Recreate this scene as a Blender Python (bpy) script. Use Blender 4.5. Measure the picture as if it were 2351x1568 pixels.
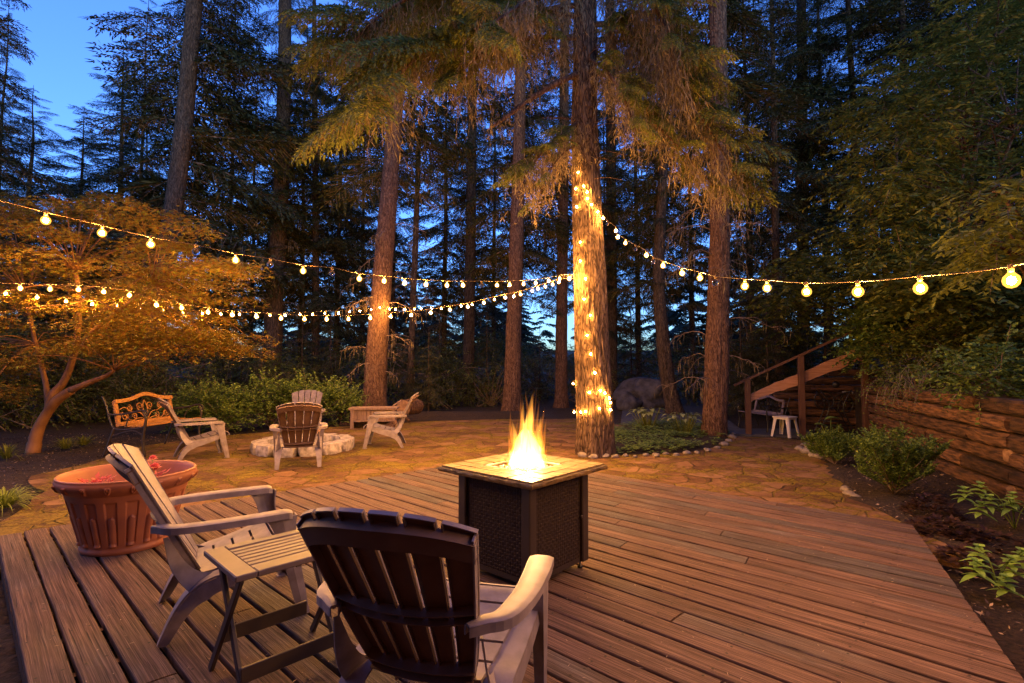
# dusk garden deck with a gas fire table and string lights
SUN_EL = 5.0
SKY_TINT = (1.0, 1.95, 5.4, 1)
SKY_STR = .15

EXPO = 0.0
BULB_COL = (1, .44, .08)
BULB_STR = 4300
FIRE_W = 62
import bpy, math, random
import numpy as np
from math import sin, cos, pi, radians, sqrt
for o in list(bpy.data.objects): bpy.data.objects.remove(o)
S = bpy.context.scene
C = S.collection
rng = np.random.default_rng(7)
random.seed(7)

# ------------------------------------------------------------------ camera
FPX, CX, CY, TH, CH = 1175.5, 1175.5, 784.0, math.atan(58/1175.5), 1.28
cam = bpy.data.objects.new('camera', bpy.data.cameras.new('camera'))
C.objects.link(cam); S.camera = cam
cam.data.lens = 18.0; cam.data.sensor_width = 36.0
cam.data.clip_end = 600; cam.data.clip_start = 0.02
cam.location = (0, 0, CH); cam.rotation_euler = (pi/2 + TH, 0, 0)

# ------------------------------------------------------------------ sky
W = bpy.data.worlds.new('World'); S.world = W; W.use_nodes = True
wn = W.node_tree.nodes; wl = W.node_tree.links; wn.clear()
sky = wn.new('ShaderNodeTexSky'); sky.sky_type = 'NISHITA'; sky.sun_disc = False
sky.sun_elevation = radians(SUN_EL); sky.sun_rotation = radians(165)
tint = wn.new('ShaderNodeMix'); tint.data_type = 'RGBA'; tint.blend_type = 'MULTIPLY'; tint.inputs[0].default_value = 1
tint.inputs[7].default_value = SKY_TINT
bg = wn.new('ShaderNodeBackground'); bg.inputs[1].default_value = SKY_STR
wo = wn.new('ShaderNodeOutputWorld')
wl.new(sky.outputs[0], tint.inputs[6]); wl.new(tint.outputs[2], bg.inputs[0]); wl.new(bg.outputs[0], wo.inputs[0])

S.view_settings.view_transform = 'Standard'; S.view_settings.look = 'None'
S.view_settings.gamma = 1; S.view_settings.exposure = EXPO
S.cycles.use_denoising = True
S.cycles.max_bounces = 5; S.cycles.diffuse_bounces = 3; S.cycles.glossy_bounces = 2
S.cycles.transmission_bounces = 4; S.cycles.transparent_max_bounces = 10; S.cycles.volume_bounces = 0
S.cycles.sample_clamp_indirect = 4
S.cycles.caustics_reflective = False; S.cycles.caustics_refractive = False

# ------------------------------------------------------------------ layout helpers
def GP(u, v, z=0.0):
    x = (u-CX)/FPX; y = (CY-v)/FPX
    dy = cos(TH)-y*sin(TH); dz = sin(TH)+y*cos(TH); t = (z-CH)/dz
    return np.array([x*t, dy*t, z])
def DP(u, v, Y):
    x = (u-CX)/FPX; y = (CY-v)/FPX
    dy = cos(TH)-y*sin(TH); dz = sin(TH)+y*cos(TH); t = Y/dy
    return np.array([x*t, Y, CH+dz*t])

# ------------------------------------------------------------------ numpy noise
def _h(ix, iy, iz):
    n = (ix*374761393 + iy*668265263 + iz*2147483647//3*1274126177) & 0xFFFFFFFF
    n = ((n ^ (n >> 13))*1274126177) & 0xFFFFFFFF
    n = (n ^ (n >> 16)) & 0xFFFFFFFF
    return n/4294967295.0
def vn(x, y, z=0.0):
    x, y, z = np.broadcast_arrays(np.asarray(x, float), np.asarray(y, float), np.asarray(z, float))
    ix, iy, iz = [np.floor(a).astype(np.int64) for a in (x, y, z)]
    fx, fy, fz = x-ix, y-iy, z-iz
    fx, fy, fz = [a*a*(3-2*a) for a in (fx, fy, fz)]
    r = 0
    for a in (0, 1):
        for b in (0, 1):
            for c in (0, 1):
                r = r + _h(ix+a, iy+b, iz+c)*(fx if a else 1-fx)*(fy if b else 1-fy)*(fz if c else 1-fz)
    return r*2-1
def fbm(x, y, z=0.0, o=4):
    r = 0; a = 1.0; s = 1.0
    for i in range(o):
        r = r + a*vn(x*s+i*17.3, y*s+i*5.1, z*s); a *= .5; s *= 2.03
    return r

# ------------------------------------------------------------------ mesh builder
class MB:
    def __init__(s): s.V = []; s.F = []; s.n = 0; s.UV = []
    def add(s, V, F, m=0, smooth=False):
        V = np.asarray(V, float).reshape(-1, 3)
        for f in (F if isinstance(F, list) else [F]):
            f = np.asarray(f, np.int64)
            if f.ndim == 1: f = f[None]
            if len(f): s.F.append((f+s.n, m, smooth))
        s.V.append(V); s.n += len(V); return s
    def merge(s, o, T=None):
        V = np.concatenate(o.V); 
        if T is not None: V = T(V)
        for f, m, sm in o.F: s.F.append((f+s.n, m, sm))
        s.V.append(V); s.n += len(V)
    def box(s, c, d, m=0, rz=0, bev=0.0):
        # bevelled box centred at c with size d
        hx, hy, hz = [a/2 for a in d]; b = min(bev, hx*.9, hy*.9, hz*.9)
        if b <= 0:
            V = np.array([[x, y, z] for z in (-hz, hz) for y in (-hy, hy) for x in (-hx, hx)])
            F = np.array([[0, 2, 3, 1], [4, 5, 7, 6], [0, 1, 5, 4], [2, 6, 7, 3], [0, 4, 6, 2], [1, 3, 7, 5]])
            Fs = [F]
        else:
            V = []; idx = {}
            for sx in (-1, 1):
                for sy in (-1, 1):
                    for sz in (-1, 1):
                        for ax in range(3):
                            p = [sx*(hx-b), sy*(hy-b), sz*(hz-b)]; p[ax] += (sx, sy, sz)[ax]*b
                            idx[(sx, sy, sz, ax)] = len(V); V.append(p)
            V = np.array(V); q = []; t = []
            g = lambda a, bb, c, x: idx[(a, bb, c, x)]
            for sg in (-1, 1):
                q.append([g(sg, -1, -1, 0), g(sg, 1, -1, 0), g(sg, 1, 1, 0), g(sg, -1, 1, 0)][::sg])
                q.append([g(-1, sg, -1, 1), g(-1, sg, 1, 1), g(1, sg, 1, 1), g(1, sg, -1, 1)][::sg])
                q.append([g(-1, -1, sg, 2), g(1, -1, sg, 2), g(1, 1, sg, 2), g(-1, 1, sg, 2)][::sg])
            for a in (-1, 1):
                for b2 in (-1, 1):
                    k = a*b2
                    q.append([g(a, b2, -1, 0), g(a, b2, -1, 1), g(a, b2, 1, 1), g(a, b2, 1, 0)][::k])
                    q.append([g(a, -1, b2, 2), g(a, -1, b2, 0), g(a, 1, b2, 0), g(a, 1, b2, 2)][::k])
                    q.append([g(-1, a, b2, 1), g(-1, a, b2, 2), g(1, a, b2, 2), g(1, a, b2, 1)][::k])
                    for c2 in (-1, 1):
                        t.append([g(a, b2, c2, 0), g(a, b2, c2, 1), g(a, b2, c2, 2)][::k*c2])
            Fs = [np.array(q), np.array(t)]
        if rz: V = rotz(V, rz)
        s.add(V+np.array(c), Fs, m); return s
    def beam(s, a, b, w, t, m=0, up=(0, 0, 1), bev=0.0):
        # rectangular bar from a to b
        a = np.array(a, float); b = np.array(b, float); L = np.linalg.norm(b-a); d = (b-a)/L
        up = np.array(up, float); x = np.cross(d, up)
        if np.linalg.norm(x) < 1e-3: x = np.cross(d, [1, 0, 0])
        x /= np.linalg.norm(x); y = np.cross(x, d)
        o = MB(); o.box((0, 0, 0), (w, L, t), 0, 0, bev)
        R = np.stack([x, d, y]); M = (a+b)/2
        o.F = [(f, m, sm) for f, _, sm in o.F]
        s.merge(o, lambda V: V@R+M); return s
    def tube(s, P, r, n=8, m=0, smooth=True, cap=True):
        P = np.asarray(P, float); k = len(P); r = np.broadcast_to(np.asarray(r, float), (k,))
        T = np.gradient(P, axis=0); T /= np.linalg.norm(T, axis=1)[:, None]+1e-9
        ref = np.array([0, 0, 1.0]) if abs(T[:, 2]).mean() < .8 else np.array([1.0, 0, 0])
        X = np.cross(T, ref); X /= np.linalg.norm(X, axis=1)[:, None]+1e-9; Y = np.cross(X, T)
        a = np.arange(n)*2*pi/n
        V = P[:, None]+r[:, None, None]*(np.cos(a)[None, :, None]*X[:, None]+np.sin(a)[None, :, None]*Y[:, None])
        i = np.arange(k-1)[:, None]*n; j = np.arange(n)[None]; j2 = (j+1) % n
        F = np.stack([i+j, i+n+j, i+n+j2, i+j2], -1).reshape(-1, 4)
        Fs = [F]
        if cap: Fs += [np.arange(n)[None], (np.arange(n)[::-1]+(k-1)*n)[None]]
        s.add(V, Fs, m, smooth); return s
    def grid(s, P, m=0, smooth=True, flip=False, wrap=False):
        P = np.asarray(P, float); a, b = P.shape[:2]
        i = np.arange(a-1)[:, None]*b; j = np.arange(b if wrap else b-1)[None]; j2 = (j+1) % b
        F = np.stack([i+j, i+j2, i+b+j2, i+b+j], -1).reshape(-1, 4)
        if flip: F = F[:, ::-1]
        s.add(P, F, m, smooth); return s
    def sheet(s, P, th, m=0, smooth=True, m2=None):
        # a sheet of thickness th laid under the grid P
        P = np.asarray(P, float); a, b = P.shape[:2]
        N = np.cross(np.gradient(P, axis=1), np.gradient(P, axis=0)); N /= np.linalg.norm(N, axis=2)[..., None]+1e-12
        Q = P-N*th
        s.grid(P, m, smooth); s.grid(Q, m if m2 is None else m2, smooth, flip=True)
        ring = [(0, j) for j in range(b)]+[(i, b-1) for i in range(1, a)]+[(a-1, j) for j in range(b-2, -1, -1)]+[(i, 0) for i in range(a-2, 0, -1)]
        R = np.array([P[i, j] for i, j in ring]); R2 = np.array([Q[i, j] for i, j in ring]); n = len(R)
        k = np.arange(n); k2 = (k+1) % n
        s.add(np.concatenate([R, R2]), np.stack([k, k+n, k2+n, k2], -1), m, False); return s
    def lathe(s, prof, n=32, c=(0, 0, 0), m=0, smooth=True):
        prof = np.asarray(prof, float); a = np.arange(n)*2*pi/n
        P = np.stack([prof[:, None, 0]*np.cos(a), prof[:, None, 0]*np.sin(a), np.broadcast_to(prof[:, 1:2], (len(prof), n))], -1)+np.array(c)
        return s.grid(P, m, smooth, wrap=True)
    def dia(s, B, T, Wv, m=0, fold=None):
        # leaf diamonds: base B, tip T, half width vectors Wv
        B, T, Wv = [np.asarray(a, float).reshape(-1, 3) for a in (B, T, Wv)]
        M = B*.55+T*.45; n = len(B)
        if fold is not None: M = M+fold
        V = np.stack([B, M+Wv, T, M-Wv], 1).reshape(-1, 3)
        k = np.arange(n)[:, None]*4
        s.add(V, k+np.array([[0, 1, 2, 3]]), m); return s
    def build(s, name, mats, parent=None, loc=None, uv=None, attr=None):
        me = s.mesh(name, mats, uv, attr); o = bpy.data.objects.new(name, me); C.objects.link(o)
        if parent: o.parent = parent
        if loc is not None: o.location = loc
        return o
    def mesh(s, name, mats, uv=None, attr=None):
        me = bpy.data.meshes.new(name)
        V = np.concatenate(s.V).astype(np.float32)
        me.vertices.add(len(V)); me.vertices.foreach_set('co', V.ravel())
        lt = []; mi = []; sm = []; li = []
        for f, m, k in s.F:
            li.append(f.ravel()); lt.append(np.full(len(f), f.shape[1])); mi.append(np.full(len(f), m)); sm.append(np.full(len(f), k))
        li = np.concatenate(li).astype(np.int32); lt = np.concatenate(lt).astype(np.int32)
        me.loops.add(len(li)); me.loops.foreach_set('vertex_index', li)
        me.polygons.add(len(lt)); st = np.concatenate([[0], np.cumsum(lt)[:-1]]).astype(np.int32)
        me.polygons.foreach_set('loop_start', st); me.polygons.foreach_set('loop_total', lt)
        me.polygons.foreach_set('material_index', np.concatenate(mi).astype(np.int32))
        me.polygons.foreach_set('use_smooth', np.concatenate(sm).astype(bool))
        if uv is not None:
            l = me.uv_layers.new(name='UVMap'); l.data.foreach_set('uv', np.asarray(uv, np.float32)[li].ravel())
        if attr is not None:
            a = me.attributes.new('tint', 'FLOAT', 'POINT'); a.data.foreach_set('value', np.asarray(attr, np.float32))
        for m in (mats if isinstance(mats, (list, tuple)) else [mats]): me.materials.append(m)
        me.update(calc_edges=True); me.validate(); return me
def rotz(V, a):
    c, s = cos(a), sin(a); V = np.asarray(V, float)
    return np.stack([V[..., 0]*c-V[..., 1]*s, V[..., 0]*s+V[..., 1]*c, V[..., 2]], -1)
def nrm(v): return v/(np.linalg.norm(v, axis=-1, keepdims=True)+1e-12)
def spline(P, n):
    P = np.asarray(P, float); k = len(P); t = np.linspace(0, k-1, n); i = np.clip(t.astype(int), 0, k-2); f = (t-i)[:, None]
    p0 = P[np.maximum(i-1, 0)]; p1 = P[i]; p2 = P[i+1]; p3 = P[np.minimum(i+2, k-1)]
    return .5*((2*p1)+(-p0+p2)*f+(2*p0-5*p1+4*p2-p3)*f*f+(-p0+3*p1-3*p2+p3)*f**3)

def thing(name, label, cat, loc=(0, 0, 0), rz=0, group=None, sc=1.0):
    o = bpy.data.objects.new(name, None); C.objects.link(o); o.empty_display_size = .1
    o.location = loc; o.rotation_euler = (0, 0, rz); o.scale = (sc,)*3
    o['label'] = label; o['category'] = cat
    if group: o['group'] = group
    return o
def tag(o, label, cat, group=None, kind=None):
    o['label'] = label; o['category'] = cat
    if group: o['group'] = group
    if kind: o['kind'] = kind
    return o
def struct(o): o['kind'] = 'structure'; return o
def dup(root, loc, rz, label, group=None, sc=None):
    r = root.copy(); C.objects.link(r); r.location = loc; r.rotation_euler = (0, 0, rz); r['label'] = label
    if sc: r.scale = (sc,)*3 if not isinstance(sc, tuple) else sc
    if group: r['group'] = group
    for ch in list(root.children):
        c = ch.copy(); C.objects.link(c); c.parent = r
        for g in ch.children:
            d = g.copy(); C.objects.link(d); d.parent = c
    return r

# ------------------------------------------------------------------ materials
def ramp(nt, fac, stops):
    r = nt.nodes.new('ShaderNodeValToRGB'); e = r.color_ramp.elements
    while len(e) < len(stops): e.new(.5)
    for k, (p, c) in enumerate(stops): e[k].position = p; e[k].color = (*c, 1)
    nt.links.new(fac, r.inputs[0]); return r.outputs[0]
def noise(nt, vec, scale, detail=4, rough=.55, dist=0):
    n = nt.nodes.new('ShaderNodeTexNoise'); n.inputs['Scale'].default_value = scale; n.inputs['Detail'].default_value = detail
    n.inputs['Roughness'].default_value = rough; n.inputs['Distortion'].default_value = dist
    nt.links.new(vec, n.inputs['Vector']); return n.outputs[0]
def mapping(nt, vec, sc=(1, 1, 1), rot=(0, 0, 0)):
    m = nt.nodes.new('ShaderNodeMapping'); m.inputs['Scale'].default_value = sc; m.inputs['Rotation'].default_value = rot
    nt.links.new(vec, m.inputs[0]); return m.outputs[0]
def mathn(nt, op, a, b=None, clamp=False):
    n = nt.nodes.new('ShaderNodeMath'); n.operation = op; n.use_clamp = clamp
    for i, x in enumerate((a, b)):
        if x is None: continue
        if isinstance(x, (int, float)): n.inputs[i].default_value = x
        else: nt.links.new(x, n.inputs[i])
    return n.outputs[0]
def mixc(nt, f, a, b, mode='MIX'):
    n = nt.nodes.new('ShaderNodeMix'); n.data_type = 'RGBA'; n.blend_type = mode
    for i, x in ((0, f), (6, a), (7, b)):
        if isinstance(x, (int, float)): n.inputs[i].default_value = x
        elif isinstance(x, tuple): n.inputs[i].default_value = (*x, 1)
        else: nt.links.new(x, n.inputs[i])
    return n.outputs[2]
def bump(nt, h, st, dist=.01, nrmin=None):
    b = nt.nodes.new('ShaderNodeBump'); b.inputs['Strength'].default_value = st; b.inputs['Distance'].default_value = dist
    nt.links.new(h, b.inputs['Height'])
    if nrmin: nt.links.new(nrmin, b.inputs['Normal'])
    return b.outputs[0]
def newmat(name):
    m = bpy.data.materials.new(name); m.use_nodes = True; nt = m.node_tree
    return m, nt, nt.nodes['Principled BSDF']
def coord(nt, which='Object'):
    return nt.nodes.new('ShaderNodeTexCoord').outputs[which]
def basic(name, c1, c2=None, scale=4, rough=.6, bst=.0, bdist=.01, stretch=(1, 1, 1), metal=0, spec=.4, detail=5, rot=(0, 0, 0), lo=.35, hi=.65):
    m, nt, p = newmat(name); c2 = c2 or c1
    v = mapping(nt, coord(nt), stretch, rot)
    n = noise(nt, v, scale, detail)
    col = ramp(nt, n, [(lo, c1), (hi, c2)])
    nt.links.new(col, p.inputs['Base Color']); p.inputs['Roughness'].default_value = rough
    p.inputs['Metallic'].default_value = metal; p.inputs['Specular IOR Level'].default_value = spec
    if bst: nt.links.new(bump(nt, n, bst, bdist), p.inputs['Normal'])
    return m
def leafmat(name, c1, c2, c3=None, trans=.3, rough=.55):
    m, nt, p = newmat(name)
    g = nt.nodes.new('ShaderNodeNewGeometry')
    col = ramp(nt, g.outputs['Random Per Island'], [(0, c1), (.6, c2), (1, c3 or c2)])
    nt.links.new(col, p.inputs['Base Color']); p.inputs['Roughness'].default_value = rough; p.inputs['Specular IOR Level'].default_value = .25
    t = nt.nodes.new('ShaderNodeBsdfTranslucent'); nt.links.new(col, t.inputs[0])
    x = nt.nodes.new('ShaderNodeMixShader'); x.inputs[0].default_value = trans
    out = nt.nodes['Material Output']
    nt.links.new(p.outputs[0], x.inputs[1]); nt.links.new(t.outputs[0], x.inputs[2]); nt.links.new(x.outputs[0], out.inputs[0])
    return m
def barkmat(name, c1, c2, c3, scale=1.0, bst=1.0, flake=(1, 1, .24)):
    m, nt, p = newmat(name)
    v = mapping(nt, coord(nt), flake)
    a = noise(nt, v, 22*scale, 6, .6, .6); b = noise(nt, v, 60*scale, 4, .6); w = noise(nt, coord(nt), 1.3, 3)
    vo = nt.nodes.new('ShaderNodeTexVoronoi'); vo.feature = 'DISTANCE_TO_EDGE'; vo.inputs['Scale'].default_value = 24*scale
    nv = nt.nodes.new('ShaderNodeVectorMath'); nv.operation = 'ADD'
    nn = nt.nodes.new('ShaderNodeTexNoise'); nn.inputs['Scale'].default_value = 9; nt.links.new(v, nn.inputs['Vector'])
    sc = nt.nodes.new('ShaderNodeVectorMath'); sc.operation = 'SCALE'; sc.inputs['Scale'].default_value = .20
    nt.links.new(nn.outputs[1], sc.inputs[0]); nt.links.new(v, nv.inputs[0]); nt.links.new(sc.outputs[0], nv.inputs[1])
    nt.links.new(nv.outputs[0], vo.inputs['Vector'])
    crack = mathn(nt, 'MULTIPLY', vo.outputs[0], 5.0, True)
    h = mathn(nt, 'ADD', mathn(nt, 'MULTIPLY', crack, .38), mathn(nt, 'ADD', mathn(nt, 'MULTIPLY', a, 1.35), mathn(nt, 'MULTIPLY', b, .5)))
    col = ramp(nt, mathn(nt, 'MULTIPLY', h, .55), [(.48, c1), (.68, c2), (.9, c3)])
    col = mixc(nt, mathn(nt, 'MULTIPLY', w, .35), col, c1)
    nt.links.new(col, p.inputs['Base Color']); p.inputs['Roughness'].default_value = .85; p.inputs['Specular IOR Level'].default_value = .25
    nt.links.new(bump(nt, h, bst, .03), p.inputs['Normal'])
    return m
# --- deck wood: uv.x along the plank in metres, uv.y across, tint = one value per plank
def deckmat():
    m, nt, p = newmat('weathered_deck_wood')
    uv = coord(nt, 'UV'); at = nt.nodes.new('ShaderNodeAttribute'); at.attribute_name = 'tint'; tn = at.outputs['Fac']
    g1 = noise(nt, mapping(nt, uv, (.55, 34, 1)), 3.0, 7, .66, .35)
    g2 = noise(nt, mapping(nt, uv, (1.1, 110, 1)), 3.0, 4, .6, .1)
    lo = noise(nt, mapping(nt, uv, (.9, 3, 1)), 1.7, 5, .6, .4)
    blot = noise(nt, mapping(nt, uv, (3, 9, 1)), 2.2, 6, .65, .3)
    fac = mathn(nt, 'ADD', mathn(nt, 'MULTIPLY', mathn(nt, 'SUBTRACT', g1, .5), .98), mathn(nt, 'ADD', mathn(nt, 'MULTIPLY', mathn(nt, 'SUBTRACT', g2, .5), .55), .5))
    grey = ramp(nt, fac, [(.30, (.026, .021, .020)), (.5, (.125, .103, .096)), (.74, (.32, .275, .26))])
    red = ramp(nt, fac, [(.30, (.024, .013, .010)), (.5, (.098, .056, .042)), (.74, (.24, .15, .115))])
    k = mathn(nt, 'ADD', mathn(nt, 'MULTIPLY', lo, 1.0), mathn(nt, 'MULTIPLY', tn, .62))
    k = mathn(nt, 'MULTIPLY', mathn(nt, 'SUBTRACT', k, .48), 3.0, True)
    col = mixc(nt, k, grey, red)
    dk = mathn(nt, 'MULTIPLY', mathn(nt, 'SUBTRACT', blot, .55), 3.2, True)
    col = mixc(nt, mathn(nt, 'MULTIPLY', dk, .75), col, (.05, .036, .03))
    sh = mathn(nt, 'ADD', mathn(nt, 'MULTIPLY', tn, .75), .58)
    col = mixc(nt, 1.0, col, sh, 'MULTIPLY')
    # knots
    vo = nt.nodes.new('ShaderNodeTexVoronoi'); vo.inputs['Scale'].default_value = 1.0; vo.inputs['Randomness'].default_value = 1
    nt.links.new(mapping(nt, uv, (1.6, 4.2, 1)), vo.inputs['Vector'])
    kn = mathn(nt, 'SUBTRACT', 1.0, mathn(nt, 'MULTIPLY', vo.outputs['Distance'], 11.0), True)
    col = mixc(nt, mathn(nt, 'MULTIPLY', kn, .8), col, (.05, .028, .02))
    # long checks
    ck = noise(nt, mapping(nt, uv, (1.0, 42, 1)), 2.1, 2, .5, .15)
    ck = mathn(nt, 'MULTIPLY', mathn(nt, 'SUBTRACT', ck, .66), 30.0, True)
    col = mixc(nt, ck, col, (.018, .012, .01))
    nt.links.new(col, p.inputs['Base Color']); p.inputs['Roughness'].default_value = .72; p.inputs['Specular IOR Level'].default_value = .3
    h = mathn(nt, 'SUBTRACT', mathn(nt, 'ADD', fac, mathn(nt, 'MULTIPLY', blot, .3)), mathn(nt, 'MULTIPLY', ck, .9))
    nt.links.new(bump(nt, h, .75, .007), p.inputs['Normal'])
    return m
def patiomat():
    m, nt, p = newmat('mossy_flagstone')
    v = coord(nt)
    nn = nt.nodes.new('ShaderNodeTexNoise'); nn.inputs['Scale'].default_value = 2.2; nn.inputs['Detail'].default_value = 4; nt.links.new(v, nn.inputs['Vector'])
    sc = nt.nodes.new('ShaderNodeVectorMath'); sc.operation = 'SCALE'; sc.inputs['Scale'].default_value = .22; nt.links.new(nn.outputs[1], sc.inputs[0])
    av = nt.nodes.new('ShaderNodeVectorMath'); av.operation = 'ADD'; nt.links.new(v, av.inputs[0]); nt.links.new(sc.outputs[0], av.inputs[1])
    def vor(scale, feat):
        n = nt.nodes.new('ShaderNodeTexVoronoi'); n.voronoi_dimensions = '2D'; n.feature = feat; n.inputs['Scale'].default_value = scale
        nt.links.new(av.outputs[0], n.inputs['Vector']); return n
    e1 = vor(3.1, 'DISTANCE_TO_EDGE').outputs['Distance']; c1 = vor(3.1, 'F1').outputs['Color']
    gapm = mathn(nt, 'SUBTRACT', 1.0, mathn(nt, 'MULTIPLY', e1, 19.0), True)
    f1 = noise(nt, v, 9, 6, .65); f2 = noise(nt, v, 45, 4, .6); big = noise(nt, v, .9, 4, .6)
    sep = nt.nodes.new('ShaderNodeSeparateColor'); nt.links.new(c1, sep.inputs[0])
    st = ramp(nt, mathn(nt, 'ADD', mathn(nt, 'MULTIPLY', f1, .7), mathn(nt, 'MULTIPLY', sep.outputs[0], .35)), [(.3, (.075, .036, .016)), (.52, (.17, .088, .040)), (.78, (.26, .15, .075))])
    mossn = mathn(nt, 'ADD', mathn(nt, 'ADD', mathn(nt, 'MULTIPLY', noise(nt, v, 1.6, 5, .62), 1.0), mathn(nt, 'MULTIPLY', noise(nt, v, 11, 5, .7), .55)), mathn(nt, 'MULTIPLY', gapm, .16))
    mm = mathn(nt, 'MULTIPLY', mathn(nt, 'SUBTRACT', mossn, .76), 9.0, True)
    moss = ramp(nt, f2, [(.3, (.07, .050, .008)), (.7, (.30, .21, .02))])
    col = mixc(nt, mathn(nt, 'MULTIPLY', gapm, mathn(nt, 'MULTIPLY', noise(nt, v, 2.3, 3), 1.9, True)), st, (.03, .016, .008))
    col = mixc(nt, mathn(nt, 'MULTIPLY', mm, .9), col, moss)
    dirt = mathn(nt, 'MULTIPLY', mathn(nt, 'SUBTRACT', big, .5), 3.0, True)
    col = mixc(nt, mathn(nt, 'MULTIPLY', dirt, .5), col, (.075, .035, .016))
    nt.links.new(col, p.inputs['Base Color']); p.inputs['Roughness'].default_value = .85; p.inputs['Specular IOR Level'].default_value = .2
    h = mathn(nt, 'ADD', mathn(nt, 'SUBTRACT', mathn(nt, 'MULTIPLY', f1, .5), mathn(nt, 'MULTIPLY', gapm, 1.3)), mathn(nt, 'ADD', mathn(nt, 'MULTIPLY', f2, .25), mathn(nt, 'MULTIPLY', mm, .7)))
    nt.links.new(bump(nt, h, 1.0, .025), p.inputs['Normal'])
    return m
def emis(name, col, st):
    m, nt, p = newmat(name); nt.nodes.remove(p)
    e = nt.nodes.new('ShaderNodeEmission'); e.inputs[0].default_value = (*col, 1); e.inputs[1].default_value = st
    nt.links.new(e.outputs[0], nt.nodes['Material Output'].inputs[0]); return m
def flamemat(name, col, st, top=None, z0=0, z1=1):
    m, nt, p = newmat(name); nt.nodes.remove(p)
    e = nt.nodes.new('ShaderNodeEmission'); e.inputs[0].default_value = (*col, 1); e.inputs[1].default_value = st
    nt.links.new(e.outputs[0], nt.nodes['Material Output'].inputs['Volume']); return m
MT = {}
MT['deck'] = deckmat(); MT['patio'] = patiomat()
MT['soil'] = basic('dark_mulch_soil', (.010, .006, .004), (.045, .026, .016), 30, .95, 1.0, .03, detail=8)
MT['forest'] = basic('forest_floor', (.014, .010, .006), (.06, .04, .022), 3, .95, .8, .05, detail=8)
MT['path'] = basic('grey_path', (.05, .05, .06), (.09, .09, .10), 8, .85, .3, .01)
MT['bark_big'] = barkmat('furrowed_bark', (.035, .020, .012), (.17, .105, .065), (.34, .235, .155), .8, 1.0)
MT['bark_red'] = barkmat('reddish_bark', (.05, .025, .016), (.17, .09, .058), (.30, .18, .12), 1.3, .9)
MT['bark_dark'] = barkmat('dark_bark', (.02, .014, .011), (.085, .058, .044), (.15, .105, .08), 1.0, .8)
MT['maplebark'] = basic('smooth_maple_bark', (.13, .055, .022), (.26, .12, .05), 5, .7, .4, .01, (1, 1, .4))
MT['twig'] = basic('dead_twig', (.10, .065, .05), (.22, .16, .13), 10, .9)
MT['lichen'] = leafmat('hanging_lichen', (.14, .10, .055), (.26, .19, .10), (.36, .28, .15), .35)
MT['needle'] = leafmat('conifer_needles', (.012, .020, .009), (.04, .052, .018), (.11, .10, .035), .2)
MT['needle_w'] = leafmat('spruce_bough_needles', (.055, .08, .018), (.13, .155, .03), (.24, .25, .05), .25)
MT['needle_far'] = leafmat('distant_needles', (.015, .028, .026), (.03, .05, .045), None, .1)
MT['maple'] = leafmat('maple_leaves', (.23, .085, .018), (.30, .20, .03), (.19, .25, .04), .4)
MT['leafdk'] = leafmat('dark_leaves', (.05, .075, .015), (.12, .15, .03), (.24, .23, .045), .35)
MT['leafyl'] = leafmat('yellow_green_leaves', (.10, .12, .02), (.22, .24, .04), None, .4)
MT['leafmid'] = leafmat('green_shrub_leaves', (.05, .09, .018), (.14, .22, .04), (.28, .36, .07), .35)
MT['leafbright'] = leafmat('bright_green_leaves', (.18, .32, .06), (.26, .42, .09), None, .35)
MT['leafred'] = leafmat('dark_red_leaves', (.028, .014, .010), (.06, .03, .02), None, .25)
MT['cover'] = leafmat('ground_cover_leaves', (.09, .15, .03), (.17, .26, .05), (.27, .34, .08), .3)
MT['hosta'] = leafmat('hosta_leaves', (.14, .19, .07), (.28, .32, .14), None, .3)
MT['grass'] = leafmat('ornamental_grass', (.16, .22, .03), (.30, .36, .06), None, .35)
MT['plastic'] = basic('weathered_resin', (.185, .152, .16), (.27, .228, .242), 14, .5, .15, .002, spec=.45, detail=8)
MT['table_resin'] = basic('brown_resin', (.115, .085, .078), (.15, .115, .105), 7, .45, .1, .002)
MT['terra'] = basic('terracotta_plastic', (.28, .095, .048), (.35, .125, .065), 3, .5, .1, .003, spec=.4)
MT['darkmetal'] = basic('dark_brown_metal', (.028, .02, .017), (.042, .03, .025), 6, .4, spec=.5)
MT['wicker'] = basic('dark_resin_wicker', (.022, .014, .011), (.035, .022, .018), 40, .75, spec=.2)
MT['tile'] = basic('slate_table_tile', (.07, .042, .014), (.20, .12, .04), 14, .5, .8, .008, detail=8)
MT['steel'] = basic('burner_steel', (.35, .33, .3), (.45, .42, .38), 9, .35, metal=.9)
MT['lava'] = basic('fire_glass_rock', (.10, .06, .045), (.50, .40, .30), 30, .5, lo=.42, hi=.5)
MT['ringstone'] = basic('pale_fire_ring_block', (.20, .17, .155), (.50, .44, .41), 12, .85, .9, .02, detail=8)
MT['rock'] = basic('river_rock', (.13, .105, .085), (.31, .26, .22), 7, .75, .4, .01)
MT['boulder'] = basic('grey_boulder', (.03, .03, .042), (.085, .085, .11), 5, .9, .9, .05, detail=8)
MT['ash'] = basic('ash', (.03, .025, .025), (.10, .09, .085), 20, .95, .5, .02)
MT['blackiron'] = basic('black_iron', (.012, .011, .011), (.02, .018, .018), 6, .4, spec=.5)
MT['goldwood'] = basic('golden_bench_wood', (.30, .13, .035), (.45, .21, .06), 5, .5, .2, .003, (6, 1, 6))
MT['darkwood'] = basic('dark_bench_wood', (.14, .11, .15), (.2, .17, .22), 5, .6)
MT['tie'] = basic('old_timber_tie', (.02, .010, .005), (.17, .082, .038), 4.0, .9, 1.0, .03, (1.2, 1.2, 9), detail=8, lo=.36, hi=.68)
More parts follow.
